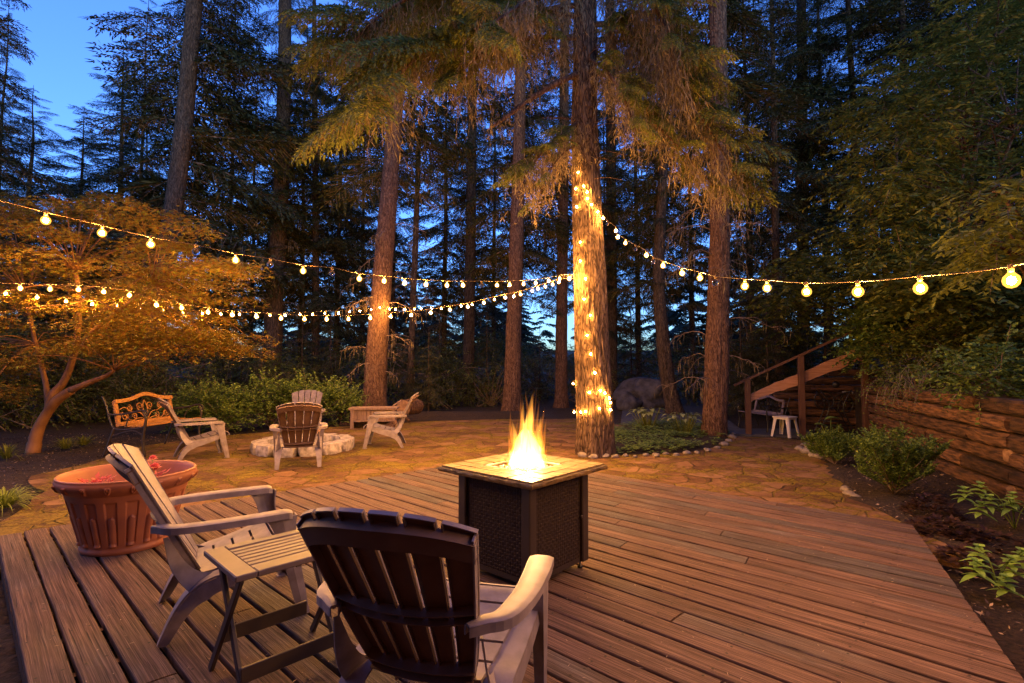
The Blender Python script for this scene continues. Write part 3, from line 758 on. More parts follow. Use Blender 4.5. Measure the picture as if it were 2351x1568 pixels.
# ================================================================== gas fire table
FT = (.075, 3.317); FR = .843
t = thing('fire_pit_table', 'square gas fire table with a slate tiled top and woven brown cabinet', 'fire table', (FT[0], FT[1], .002), FR)
m = MB(); hb = .275; z0, z1 = .045, .612
for rz in range(4):
    # basket weave panel with real relief
    nu, nv = 24*4, 26*4; u = np.linspace(0, 1, nu+1); v = np.linspace(0, 1, nv+1); U, Vv = np.meshgrid(u, v)
    cu = U*24; cv = Vv*26; par = (np.floor(cu)+np.floor(cv)) % 2; fu = cu % 1; fv = cv % 1
    relief = .0045*np.where(par > .5, np.sin(fu*pi)*(.55+.45*np.sin(fv*pi)), .6*np.sin(fv*pi)*(.4+.6*np.sin(fu*pi)))
    P = np.stack([-hb+.045+(2*hb-.09)*U, -hb+.004-relief, z0+.03+(z1-z0-.05)*Vv], -1)
    mp = MB(); mp.grid(rotz(P, rz*pi/2), 0, False)
    mp.build('panel', [MT['wicker']], t)
    mc = MB(); c = rotz(np.array([-hb+.012, -hb+.012, (z0+z1)/2]), rz*pi/2); mc.box(c, (.066, .066, z1-z0), 0, 0, .006); mc.build('corner_post', [MT['darkmetal']], t)
    mr = MB(); c = rotz(np.array([0, -hb+.012, z1-.012]), rz*pi/2); mr.box(c, (2*hb-.045, .02, .03), 0, rz*pi/2); mr.build('rail', [MT['darkmetal']], t); mr = MB(); c = rotz(np.array([0, -hb+.012, z0+.014]), rz*pi/2); mr.box(c, (2*hb-.045, .02, .03), 0, rz*pi/2); mr.build('rail', [MT['darkmetal']], t)
    mf = MB(); c = rotz(np.array([-hb+.02, -hb+.02, 0]), rz*pi/2); mf.lathe([(.001, 0), (.017, 0), (.017, .008), (.006, .014), (.006, .044)], 14, c, 0, True); mf.build('foot', [MT['blackiron']], t)
mk = MB(); mk.box((hb-.048, -hb-.012, .33), (.018, .016, .018), 0, 0, .004); mk.build('door_knob', [MT['darkmetal']], t)
# top: slab ring of tiles with rough edges
m = MB(); A = .385; I = .175; zt = .645
for rz in range(4):
    P = []
    N1 = 46
    for x in np.linspace(-1, 1, N1):
        row = []
        for q, (rad, z) in enumerate([(I, zt-.045), (I, zt-.004), (I+.004, zt), (.5*(A+I), zt), (A-.006, zt), (A, zt-.005), (A+.001, zt-.014), (A-.002, zt-.026), (A-.012, zt-.031), (.20, zt-.031)]):
            xx = x*rad; e = .0035*vn(x*14+rz*9, q*3.) if 4 <= q <= 8 else 0
            row.append((xx, -rad-e, z+(.0015*vn(x*20, q*2., rz) if q > 2 else 0)))
        P.append(row)
    m.grid(rotz(np.array(P), rz*pi/2), 0, False)
# tile joints: thin dark grooves are cut by raised tiles laid on the slab
tl = MB(); r = np.random.default_rng(11)
def tiles(m, x0, x1, y0, y1, nx, ny, rz):
    xs = np.linspace(x0, x1, nx+1)
    for i in range(nx):
        off = 0
        ys = np.linspace(y0, y1, ny+1)
        for j in range(ny):
            gx, gy = .0028, .0028
            o = MB(); o.box(((xs[i]+xs[i+1])/2, (ys[j]+ys[j+1])/2, zt+.003+r.uniform(0, .002)), (xs[i+1]-xs[i]-2*gx, ys[j+1]-ys[j]-2*gy, .011), 0, 0, .002)
            m.merge(o, lambda V: rotz(V, rz))
for rz in range(4):
    tiles(tl, -A+.012, I+.012, -A+.012, -I-.014, 5, 2, rz*pi/2)
tl.merge(m)
tl.build('table_top', [MT['tile']], t)
m = MB()
for rz in range(4):
    m.merge((lambda o: o)(MB().box((0, -I+.004, zt+.001), (2*I-.012, .016, .012), 0, 0, .002)), lambda V, rz=rz: rotz(V, rz*pi/2))
m.box((0, 0, zt-.050), (2*I-.02, 2*I-.02, .008))
m.build('burner_pan', [MT['steel']], t)
def rockV(r, seed, sub=1, rough=.35):
    # lumpy convex stone from a subdivided octahedron-like sphere
    n1, n2 = 6+4*sub, 9+6*sub
    th = np.linspace(0, pi, n1)[:, None]; ph = (np.arange(n2)*2*pi/n2)[None]
    P = np.stack([np.sin(th)*np.cos(ph), np.sin(th)*np.sin(ph), np.cos(th)*np.ones_like(ph)], -1)
    k = 1+rough*vn(P[..., 0]*1.6+seed*3.7, P[..., 1]*1.6+seed*1.3, P[..., 2]*1.6)+rough*.3*vn(P[..., 0]*5+seed, P[..., 1]*5, P[..., 2]*5)
    return P*k[..., None]*np.array(r)
m = MB(); r = np.random.default_rng(2)
for i in range(330):
    x, y = r.uniform(-I+.02, I-.02, 2); s = r.uniform(.007, .015); z = zt-.034+r.uniform(0, .022)+.02*(1-max(abs(x), abs(y))/I)
    m.grid(rockV((s, s*r.uniform(.6, 1), s*r.uniform(.5, .9)), i, 0, .5)+np.array([x, y, z]), 0, False, wrap=True)
q = m.build('fire_glass', [MT['lava']], t); q['kind'] = 'stuff'

# flame
fl = thing('flame', 'tall bright yellow and orange flame rising from the fire table', 'flame', (FT[0]+.02, FT[1]-.01, zt-.02))
def tongue(m, x0, y0, H, r0, lean, seed, pr=None, n=18, k=30, nz=1.0):
    pr = pr or [(0, .75), (.12, 1), (.3, .9), (.5, .62), (.7, .36), (.87, .16), (1, 0.0)]
    t_ = np.linspace(0, 1, k); R = np.interp(t_, [p[0] for p in pr], [p[1] for p in pr])*r0
    cx_ = x0+lean[0]*t_**1.5+.022*H*2*vn(t_*3.2+seed*7, seed*3.)*t_; cy_ = y0+lean[1]*t_**1.5+.02*H*2*vn(t_*3.0+seed*5, seed*8.+4)*t_
    a = np.arange(n)*2*pi/n
    RR = R[:, None]*(1+.62*vn(np.cos(a)[None]*2.1+seed*3, np.sin(a)[None]*2.1, t_[:, None]*6-seed)*np.clip(t_[:, None]*3+.3, 0, 1)*nz)
    P = np.stack([cx_[:, None]+RR*np.cos(a), cy_[:, None]+RR*np.sin(a), np.broadcast_to((t_*H)[:, None], RR.shape)], -1)
    m.grid(P, 0, True, wrap=True); m.F.append((np.array([[m.n-n*k+j for j in range(n)][::-1]]), 0, False))
ctr = MB(); tongue(ctr, 0, 0, .27, .108, (.0, 0), 1, [(0, .8), (.1, 1.1), (.3, 1.0), (.5, .78), (.7, .55), (.87, .32), (1, 0.04)], nz=.35)
for i, (x, y, H, r0, ln) in enumerate([(-.02, 0, .33, .062, (.01, 0)), (.03, 0, .29, .055, (-.01, 0)), (-.05, 0, .24, .05, (.0, 0)), (.05, 0, .22, .045, (.01, 0)), (.0, 0, .37, .04, (-.012, 0))]): tongue(ctr, x, y, H, r0*.8, ln, 41+i, nz=.6)
ctr.build('flame_core', [MT['flame_core']], fl)
R0 = np.array([cos(0), sin(0)])
for i, (x, y, H, r0, ln) in enumerate([(-.06, 0, .30, .042, (-.03, .01)), (.06, -.01, .33, .04, (.025, 0)), (.0, .0, .47, .052, (.03, 0)), (-.025, .02, .42, .035, (-.01, 0)), (.035, .01, .40, .03, (.015, 0)), (.09, 0, .17, .028, (.035, 0)), (-.09, 0, .14, .028, (-.02, 0))]):
    m = MB(); tongue(m, x, y, H*1.05, r0*1.05, ln, 3+i); m.build('flame_tongue', [MT['flame_mid']], fl)
for i, (x, y, H, r0, ln) in enumerate([(-.03, .02, .45, .022, (-.02, 0)), (.015, -.02, .50, .02, (-.015, 0)), (.06, -.02, .39, .02, (.045, 0)), (-.085, 0, .31, .02, (-.02, .0)), (-.065, .0, .375, .020, (-.05, 0)), (-.05, .01, .345, .014, (-.02, 0)), (.07, .01, .36, .016, (.03, 0)), (.05, .0, .44, .016, (.02, 0)), (.01, .01, .51, .018, (.03, 0)), (.085, 0, .325, .016, (.03, 0)), (.11, 0, .16, .014, (.02, 0)), (-.02, 0, .475, .014, (.0, 0)), (.028, .0, .53, .010, (.045, 0)), (-.09, 0, .25, .014, (-.035, 0))]):
    m = MB(); tongue(m, x, y, H*1.04, r0*1.45, ln, 23+i, n=12); m.build('flame_tongue', [MT['flame_out']], fl)
L = bpy.data.objects.new('flame_light', bpy.data.lights.new('flame_light', 'POINT')); C.objects.link(L); L.parent = fl
L.location = (0, 0, .2); L.data.energy = FIRE_W; L.data.color = (1, .53, .19); L.data.shadow_soft_size = .09
# ================================================================== garden benches
def bench(label, wood, metal, loc, rz, sc):
    t = thing('garden_bench', label, 'bench', loc, rz, None, sc)
    # backrest frame lies in a leaning plane: across x, up s
    def q(x, s): return np.array([x, -.16-.19*s/.44*.5, .42+s*.98])
    m = MB(); n = 41; xs = np.linspace(-.56, .56, n); hump = .34+.085*np.exp(-(xs/.24)**2)
    P = np.array([[q(x, h), q(x, h+.055)] for x, h in zip(xs, hump)]); m.sheet(P[:, ::-1], .03, 0, False)
    P = np.array([[q(x, 0), q(x, .06)] for x in xs]); m.sheet(P[:, ::-1], .03, 0, False)
    for sx in (-1, 1):
        P = np.array([[q(sx*.56, s), q(sx*.50, s)] for s in np.linspace(.0, .38, 8)]); m.sheet(P if sx > 0 else P[:, ::-1], .028, 0, False)
    m.build('back_frame', [wood], t)
    # cast scrollwork
    m = MB()
    def scroll(pts, r=.0075): m.tube(np.array([q(x, s)+np.array([0, -.012, 0]) for x, s in pts]), r, 6)
    def spiral(cx_, cs, r0, a0, turns, sg):
        a = np.linspace(0, turns*2*pi, 26); rr = r0*(1-.75*a/a[-1]); return [(cx_+rr_*cos(a0+sg*aa), cs+rr_*sin(a0+sg*aa)) for aa, rr_ in zip(a, rr)]
    for sx in (-1, 1):
        scroll([(sx*(.10+x), s) for x, s in spiral(0, .27, .065, -pi/2, 1.3, sx)])
        scroll([(x, s) for x, s in spiral(sx*.30, .25, .055, pi/2, 1.4, sx)])
        scroll([(x, s) for x, s in spiral(sx*.40, .13, .06, pi, 1.4, -sx)]); scroll([(x, s) for x, s in spiral(sx*.22, .12, .05, 0, 1.3, sx)])
        c = spline([(sx*.02, .07), (sx*.12, .17), (sx*.25, .19), (sx*.38, .27), (sx*.48, .24)], 20); scroll(c)
        c = spline([(sx*.05, .07), (sx*.16, .09), (sx*.30, .07), (sx*.44, .20), (sx*.49, .10)], 20); scroll(c)
        c = spline([(0, .10), (sx*.04, .2), (sx*.03, .30), (0, .36)], 14); scroll(c)
    m.build('scrollwork', [metal if wood is not MT['goldwood'] else MT['goldwood']], t)
    m = MB()
    for i in range(5):
        y = -.12+i*.095; m.box((0, y, .425+.012*(i-2)**2*.35), (1.14, .07, .022), 0, 0, .004)
    m.build('seat', [wood], t)
    for sx in (-1, 1):
        x = sx*.585; m = MB()
        m.tube(spline([(x, -.40, .86), (x, -.33, .72), (x, -.26, .50), (x, -.19, .40), (x, -.05, .385), (x, .15, .40), (x, .26, .42)], 24), .014, 8)
        m.build('side_rail', [metal], t)
        m = MB(); m.tube(spline([(x, -.30, .60), (x, -.12, .60), (x, .08, .63), (x, .22, .66), (x, .31, .63), (x, .30, .58)], 22), .014, 8)
        m.tube(spline([(x, -.02, .40), (x, .01, .52), (x, .08, .60)], 10), .009, 6); m.build('armrest', [metal], t)
        m = MB(); m.tube(spline([(x, .24, .64), (x, .285, .55), (x, .27, .40), (x, .25, .22), (x, .29, 0)], 20), .018, 8); m.build('leg', [metal], t)
        m = MB(); m.tube(spline([(x, -.20, .40), (x, -.25, .25), (x, -.34, 0)], 14), .016, 8); m.build('leg', [metal], t)
        m = MB(); m.tube(spline([(x, .26, .30), (x, .1, .37), (x, -.1, .33), (x, -.24, .28)], 16), .009, 6); m.build('brace', [metal], t)
    return t
bench('golden wooden garden bench with iron scrollwork back and dark curved arms', MT['goldwood'], MT['darkmetal'], (-5.72, 8.33, PZ), -1.649, 1.04)
bench('dark purple-grey garden bench under the sloping plank by the stair posts', MT['darkwood'], MT['blackiron'], (5.267, 10.864, PZ+.02), 1.748, .8)

# ================================================================== fire ring of blocks
t = thing('fire_ring', 'round fire ring of pale tumbled stone blocks on the patio', 'fire ring', (-3.37, 8.38, PZ))
r = np.random.default_rng(4); nb = 13
for i in range(nb):
    a = (i+.5)*2*pi/nb; w = 2*pi*.66/nb*.93; m = MB()
    n = 9; g = np.linspace(-1, 1, n)
    def face(fu): return fu
    faces = []
    for ax in range(3):
        for sg in (-1, 1):
            A, B = np.meshgrid(g, g); Cc = np.full_like(A, sg); comp = [None]*3; comp[ax] = Cc; comp[(ax+1) % 3] = A; comp[(ax+2) % 3] = B
            P = np.stack(comp, -1)
            ln = np.linalg.norm(P, axis=-1, keepdims=True); P = P*(1-.10*np.clip(ln-1.15, 0, 1)/.58)
            P = P*np.array([w/2, .115, .085])
            P = P+.009*np.stack([vn(P[..., 0]*14+i*5, P[..., 1]*14, P[..., 2]*14+k*9) for k in range(3)], -1)
            faces.append((P, sg))
    for P, sg in faces:
        V = rotz(P+np.array([0, .66, .082]), a); m.grid(V, 0, True, flip=sg > 0)
    m.build('block', [MT['ringstone']], t)
m = MB(); rr = np.linspace(.001, .58, 9); m.lathe([(x, .03+.02*(1-x)) for x in rr[::-1]], 30, (0, 0, 0), 0, True)
m.build('ash_bed', [MT['ash']], t)
f2 = thing('firewood', 'light split log leaning inside the stone fire ring', 'log', (-3.2, 8.15, PZ))
m = MB(); m.beam((0, 0, .06), (.13, .12, .34), .07, .05, 0, (1, 0, 0), .01); m.build('log', [MT['logend']], f2)

# ================================================================== wooden box, logs, branches
t = thing('wooden_box', 'weathered wooden box bench with an overhanging slab lid near the tree base', 'wooden box', (-3.06, 11.45, PZ), .12)
m = MB(); m.box((0, 0, .42), (1.04, .5, .05), 0, 0, .008); m.build('lid', [MT['boxwood']], t)
m = MB()
for i in range(9): m.box((-.42+i*.093+.045, -.19, .285), (.088, .022, .22), 0, 0, .003)
m.box((-.45, 0, .2), (.03, .40, .40), 0); m.box((.45, 0, .2), (.03, .40, .40), 0); m.box((0, .19, .2), (.9, .02, .4), 0)
m.build('body', [MT['boxwood']], t)
m = MB(); m.box((.02, -.20, .16), (.86, .12, .03), 0, 0, .004); m.build('shelf', [MT['boxwood']], t)
for sx in (-1, 1):
    m = MB(); m.box((sx*.44, -.215, .2), (.075, .05, .40), 0, 0, .004); m.build('leg', [MT['boxwood']], t)
def logpiece(name, label, cat, p, d, L, R, group=None, seed=0):
    d = nrm(np.array(d, float)); t_ = np.linspace(0, 1, 14); P = np.array(p)+d*L*t_[:, None]
    m = MB(); n = 20; ref = nrm(np.cross(d, [0, 0, 1.])); up = np.cross(ref, d); a = np.arange(n)*2*pi/n
    RR = R*(1+.10*vn(np.cos(a)[None]*2+seed, np.sin(a)[None]*2, t_[:, None]*2)+.05*vn(np.cos(a)[None]*6, np.sin(a)[None]*6+seed, t_[:, None]*2))
    V = P[:, None]+RR[..., None]*(np.cos(a)[None, :, None]*ref+np.sin(a)[None, :, None]*up)
    m.grid(V, 0, True, wrap=True); e = MB()
    for k, fl_ in ((0, False), (13, True)):
        c = P[k]; ring = V[k]; mid = c+(ring-c)*.5
        e.grid(np.stack([ring, mid, np.tile(c, (n, 1))], 0), 0, False, flip=fl_, wrap=True)
    o = m.build(name, [MT['bark_red']]); tag(o, label, cat, group)
    c2 = e.build('cut_end', [MT['logend']], o); return o
logpiece('log_round', 'thick log lying with its cut end facing us, behind the wooden box', 'log', DP(926, 936, 12.3), (.35, .9, 0), .6, .19, seed=3)
for i, (u, v, dd, L, R, lb) in enumerate([(884, 982, (.9, .3, .12), .3, .05, 'pale split firewood piece at the left of the little pile under the chair arm'), (890, 976, (.8, -.5, .3), .26, .045, 'short split firewood piece on top of the little pile'), (900, 984, (-.7, .6, .05), .3, .05, 'split firewood piece at the right end of the little pile')]):
    logpiece('firewood', lb, 'log', GP(u, v, PZ+.06), dd, L, R, 'small firewood pile', i)
o = MB().tube([DP(896, 940, 12.1), DP(905, 930, 12.15), DP(922, 919, 12.2)], .02, 7).build('branch', [MT['boxwood']]); tag(o, 'thin bare stick leaning up from the wooden box lid', 'stick')
o = MB().tube(spline([DP(885, 955, 11.9), DP(905, 962, 11.8), DP(925, 955, 11.9), DP(940, 966, 11.8)], 16), .035, 7).build('branch', [MT['bark_red']]); tag(o, 'crooked branch lying beside the wooden box behind the side-on chair', 'stick')
# distant low block on the patio edge
logpiece('log_round', 'small log block standing at the patio edge left of the wooden box', 'log', DP(781, 975, 12.2)+np.array([0, 0, -.02]), (1, .1, 0), .28, .09, seed=9)

# ================================================================== stool
t = thing('plastic_stool', 'white plastic stool with splayed legs beside the dark bench', 'stool', (5.26, 9.93, PZ), .6)
m = MB(); m.box((0, 0, .375), (.33, .33, .025), 0, 0, .008); m.box((0, 0, .350), (.30, .30, .03), 0, 0, .004); m.build('seat', [MT['whiteplastic']], t)
for sx in (-1, 1):
    for sy in (-1, 1):
        m = MB(); z = np.linspace(.36, 0, 6); f = 1-z/.36
        for k in (0, 1):
            a0 = np.stack([sx*(.135+.045*f), sy*(.135+.045*f), z], -1); b0 = a0.copy(); b0[:, k] -= (sx, sy)[k]*(.055-.02*f)
            Q = np.stack([a0, b0], 1); m.sheet(Q if (sx*sy > 0) == (k == 0) else Q[:, ::-1], .008, 0, False)
        m.build('leg', [MT['whiteplastic']], t)

# ================================================================== retaining wall of timbers
r = np.random.default_rng(8)
def timber(m, a, b, w, h, seed):
    a = np.array(a, float); b = np.array(b, float); L = np.linalg.norm(b-a); n = max(5, int(L/.10)); d = (b-a)/L; side = np.array([d[1], -d[0], 0])
    rr = .03; cs = [(-w/2, -h/2+rr), (-w/2+rr, -h/2), (w/2-rr, -h/2), (w/2, -h/2+rr), (w/2, 0), (w/2, h/2-rr), (w/2-rr, h/2), (-w/2+rr, h/2), (-w/2, h/2-rr), (-w/2, 0)]
    P = []
    for k in range(n):
        f = k/(n-1); c = a+(b-a)*f; row = []
        for j, (x, z) in enumerate(cs):
            e = .006*vn(f*L*2+seed*9, j*2.3)+.007*vn(f*L*14+seed, j*5.)
            row.append(c+side*(x+e)+np.array([0, 0, z+e*.7]))
        P.append(row)
    m.grid(np.array(P), 0, False, wrap=True, flip=True); nn = len(cs); o0 = m.n-n*nn
    m.F.append((np.array([[o0+j for j in range(nn)]]), 0, False)); m.F.append((np.array([[o0+(n-1)*nn+j for j in range(nn)][::-1]]), 0, False))
def wallrun(t, A, B, rows, h, w, z0, dx=0, start=None):
    A = np.array(A); B = np.array(B); L = np.linalg.norm(B-A); d = (B-A)/L
    for i in range(rows):
        s = 0 if start is None else start[i]; k = 0; first = True
        while s < L-.05:
            ln = (r.uniform(.5, 1.2) if first and i % 2 else r.uniform(1.5, 2.5)); e = min(L, s+ln)
            if L-e < .4: e = L
            off = r.uniform(-.03, .03); nx = np.array([d[1], -d[0]])*off
            a = A+d*(s+.006)+nx; b = A+d*(e-.006)+nx; z = z0+h*(i+.5)
            m = MB(); timber(m, (*a, z), (*b, z), w, h-.026, i*13+k+s); m.build('timber', [MT['tie']], t); s = e; k += 1; first = False
t = thing('retaining_wall', 'long retaining wall of stacked old timbers along the right planting bed', 'wall')
for k in range(3):
    wallrun(t, WALL[k], WALL[k+1], 6, .176, .20, -.10)
# butt ends of tie-back timbers showing in the face
for (u, v, Y) in [(2325, 1048, 5.28), (2333, 1135, 5.2), (2150, 965, 7.3)]:
    c = DP(u, v, Y); o = MB(); d = np.array([1, -.36, 0]); d /= np.linalg.norm(d)
    o.beam(c-d*.06, c+d*.15, .15, .155, 0, (0, 0, 1), .03); o.build('timber_end', [MT['tieend']], t)
t = thing('retaining_wall', 'stepped stack of timbers facing us behind the stair posts', 'wall')
st = [.55, .5, .32, .1, .0, .18, .62, 1.05]
wallrun(t, (5.75, 11.3), (7.75, 10.7), 8, .17, .2, -.12, start=st)
timbers_side = MB()

# ================================================================== stair railing: posts, handrail, live edge plank
def RL(s): return np.array([4.70+s*.976, 10.25-s*.218])      # plan line of the railing
t = thing('stair_railing', 'sloping stair railing with dark posts, thin handrail and a live-edge plank', 'railing')
zr = lambda s: .93+.49*s
m = MB()
for s, zb in ((0, -.1), (.98, -.1), (2.08, -.1), (4.15, 1.1)):
    p = RL(s); m = MB(); m.box((p[0], p[1], (zb+zr(s)+.1)/2), (.10, .10, zr(s)+.1-zb), 0, -.22, .006); m.build('post', [MT['post']], t)
m = MB(); a = RL(-.25); b = RL(4.3); m.beam((*a, zr(-.25)+.10), (*b, zr(4.3)+.10), .05, .045); m.build('handrail', [MT['post']], t)
ss = np.linspace(.02, 4.35, 60); off = np.array([.218, .976])*.075
up = .70+.47*ss+.022*vn(ss*3.1, 2.)+.014*vn(ss*9, 5.); lo = up-.17-.07*np.clip(ss/2, 0, 1)+.028*vn(ss*2.7, 11.)+.014*vn(ss*8, 15.)
pl = np.array([RL(s)+off for s in ss])
Pk = np.stack([np.stack([pl[:, 0], pl[:, 1], up], -1), np.stack([pl[:, 0], pl[:, 1], (up+lo)/2], -1), np.stack([pl[:, 0], pl[:, 1], lo], -1)], 1)
m = MB(); m.sheet(Pk, .045, 0, False); m.build('plank', [MT['liveedge']], t)

# ================================================================== old iron machine
t = thing('treadle_machine', 'dark cast iron treadle machine with spoked wheels and a plank top by the timber wall', 'old machine', (6.47, 10.35, PZ), -.2)
m = MB(); m.box((-.03, 0, .90), (.66, .30, .03), 0, .03, .004); m.build('top_board', [MT['post']], t)
for cx_, cz, R in ((-.17, .66, .18), (.17, .60, .185)):
    m = MB(); a = np.linspace(0, 2*pi, 33); m.tube([(cx_+R*cos(x), 0, cz+R*sin(x)) for x in a], .014, 6, cap=False)
    for k in range(8): m.tube([(cx_, 0, cz), (cx_+R*cos(k*pi/4), 0, cz+R*sin(k*pi/4))], .007, 5)
    m.tube([(cx_, -.04, cz), (cx_, .04, cz)], .03, 10); m.build('wheel', [MT['blackiron']], t)
for y in (-.12, .12):
    m = MB(); m.tube(spline([(-.28, y, .885), (-.12, y, .60), (-.20, y, .3), (-.34, y, 0)], 16), .014, 6); m.tube(spline([(.28, y, .885), (.13, y, .55), (.20, y, .3), (.34, y, 0)], 16), .014, 6)
    m.tube([(-.2, y, .25), (.2, y, .25)], .012, 6); m.build('leg', [MT['blackiron']], t)
m = MB(); m.box((0, 0, .14), (.30, .2, .02)); m.build('treadle', [MT['blackiron']], t)
m = MB(); m.tube([(.12, -.1, .84), (.31, -.1, .85)], .010, 6); m.tube([(.31, -.1, .85), (.31, -.1, .80)], .012, 6); m.build('crank', [MT['steel']], t)
m = MB(); m.grid(rockV((.07, .06, .07), 3, 1, .2)+np.array([.06, 0, .98]), 0, True, wrap=True); o = m.build('metal_pot', [MT['blackiron']]); o.location = (6.47, 10.35, PZ); tag(o, 'small dark round pot standing on the machine top board', 'pot')

# ================================================================== stones
def stones(pts, s0, s1, group, lab, seed=0, mat='rock', cat='stone'):
    r = np.random.default_rng(seed)
    for i, p in enumerate(pts):
        s = r.uniform(s0*.7, s1); m = MB(); m.grid(rockV((s, s*r.uniform(.65, .9), s*r.uniform(.4, .62)), seed+i*3.1, 1, .28), 0, True, wrap=True)
        o = m.build('border_stone', [MT[mat]]); o.location = (p[0], p[1], PZ+s*.28); o.rotation_euler = (0, 0, r.uniform(0, 3)); tag(o, lab, cat, group)
bp_ = [(1338, 1049), (1362, 1052), (1389, 1050), (1412, 1051), (1436, 1048), (1458, 1050), (1482, 1047), (1506, 1048), (1528, 1044), (1552, 1046), (1576, 1042), (1600, 1041), (1624, 1036), (1646, 1030), (1662, 1023), (1673, 1014), (1681, 1005), (1684, 997)]
stones([GP(u, v, PZ) for u, v in bp_], .055, .095, 'river stones edging the bed round the lit tree', 'rounded river stone in the row edging the green bed at the lit tree', 40)
stones([GP(u, v, PZ) for u, v in [(1838, 1034), (1852, 1040), (1868, 1048), (1858, 1028), (1880, 1052), (1846, 1022)]], .06, .12, 'small rocks at the start of the right bed', 'small grey rock in the cluster at the patio edge below the stair posts', 80)
stones([GP(u, v, PZ) for u, v in [(1950, 1136), (1964, 1142), (1942, 1128)]], .04, .085, 'pale rocks beside the bushy shrub', 'pale rock in the trio between the patio and the bushy green shrub', 95)
m = MB(); m.grid(rockV((.80, .6, .58), 5.5, 4, .42), 0, True, wrap=True); o = m.build('boulder', [MT['boulder']]); o.location = DP(1485, 912, 16.2)+np.array([0, 0, .0]); tag(o, 'large grey boulder in the shade behind the lit tree', 'boulder')
m = MB(); m.grid(rockV((.32, .3, .28), 8.5, 3, .4), 0, True, wrap=True); o = m.build('boulder', [MT['boulder']]); o.location = DP(1444, 925, 15.6); tag(o, 'smaller rock at the left foot of the large shaded boulder', 'boulder')
# ================================================================== plants
def leaves_on(m, P, T, r, L, w, per, ang=.9, flat=.5, mat=0, fold=0):
    # alternate leaves along twig points P with tangents T
    n = len(P)
    for k in range(per):
        side = np.where(np.arange(n) % 2 == (k % 2), 1, -1)[:, None]
        up = np.array([0, 0, 1.]); sd = nrm(np.cross(T, up)+1e-6)*side
        d = nrm(T*r.uniform(.4, 1.0, (n, 1))+sd*ang+r.normal(size=(n, 3))*np.array([.3, .3, .3*(1-flat)+.12])+np.array([0, 0, -.12]))
        ll = (L*r.uniform(.65, 1.15, (n, 1))); wv = nrm(np.cross(d, up)+r.normal(size=(n, 3))*.35)*(w*r.uniform(.8, 1.2, (n, 1)))
        m.dia(P, P+d*ll, wv, mat)
def spray_cloud(m, clumps, r, ntw, tl, npt, L, w, droop=.25, flat=.6, mat=0, tmat=1, per=2, upb=.0, radial=1.0):
    # leafy twigs filling ellipsoid clumps (cx,cy,cz,rx,ry,rz)
    for c in clumps:
        c = np.array(c, float); k = max(3, int(ntw*(c[3]*c[4]*c[5])**(1/3.)*1.0))
        q = nrm(r.normal(size=(k, 3)))*(r.uniform(.25, 1, (k, 1))**.5); S0 = c[:3]+q*c[3:]
        d = nrm(q*radial+r.normal(size=(k, 3))*.45*np.array([1, 1, .5])+np.array([0, 0, upb])); d[:, 2] *= (1-flat); d = nrm(d)
        t_ = np.linspace(0, 1, npt)[None, :, None]; LL = (tl*r.uniform(.6, 1.2, (k, 1)))[:, None]
        P = S0[:, None]+d[:, None]*LL*t_+np.array([0, 0, -1.])*droop*LL*t_**2
        T = nrm(d[:, None]+np.array([0, 0, -2.])*droop*t_+0*P)
        leaves_on(m, P.reshape(-1, 3), T.reshape(-1, 3), r, L, w, per, mat=mat, flat=flat)
        if tmat is not None:
            sd = nrm(np.cross(d, [0, 0, 1.])+1e-6)*.0035; m.dia(P[:, 0], P[:, -1], sd, tmat, fold=np.array([0, 0, droop*tl*.25]))
def stems(m, root, ends, r, r0, mat=0, sag=.0, n=10, wob=.06, fork=.5):
    for e in ends:
        e = np.array(e[:3], float); root = np.array(root, float); L = np.linalg.norm(e-root)
        mid = root+(e-root)*fork+np.array([0, 0, .12*L])*(1-abs(sag))+r.normal(size=3)*wob*L
        P = spline([root, mid, e], n); m.tube(P, np.linspace(r0, r0*.25, n), 6, mat)

def shrub(name, label, cat, root, clumps, leaf, bark, ntw, tl, npt, L, w, seed, group=None, r0=.012, **k):
    t = thing(name, label, cat, tuple(root), group=group); r = np.random.default_rng(seed); root = np.zeros(3)
    m = MB(); spray_cloud(m, clumps, r, ntw, tl, npt, L, w, **k); m.build('foliage', [MT[leaf], MT['twig']], t)
    m = MB(); stems(m, root, clumps, r, r0); 
    m.build('stem', [MT[bark]], t); return t
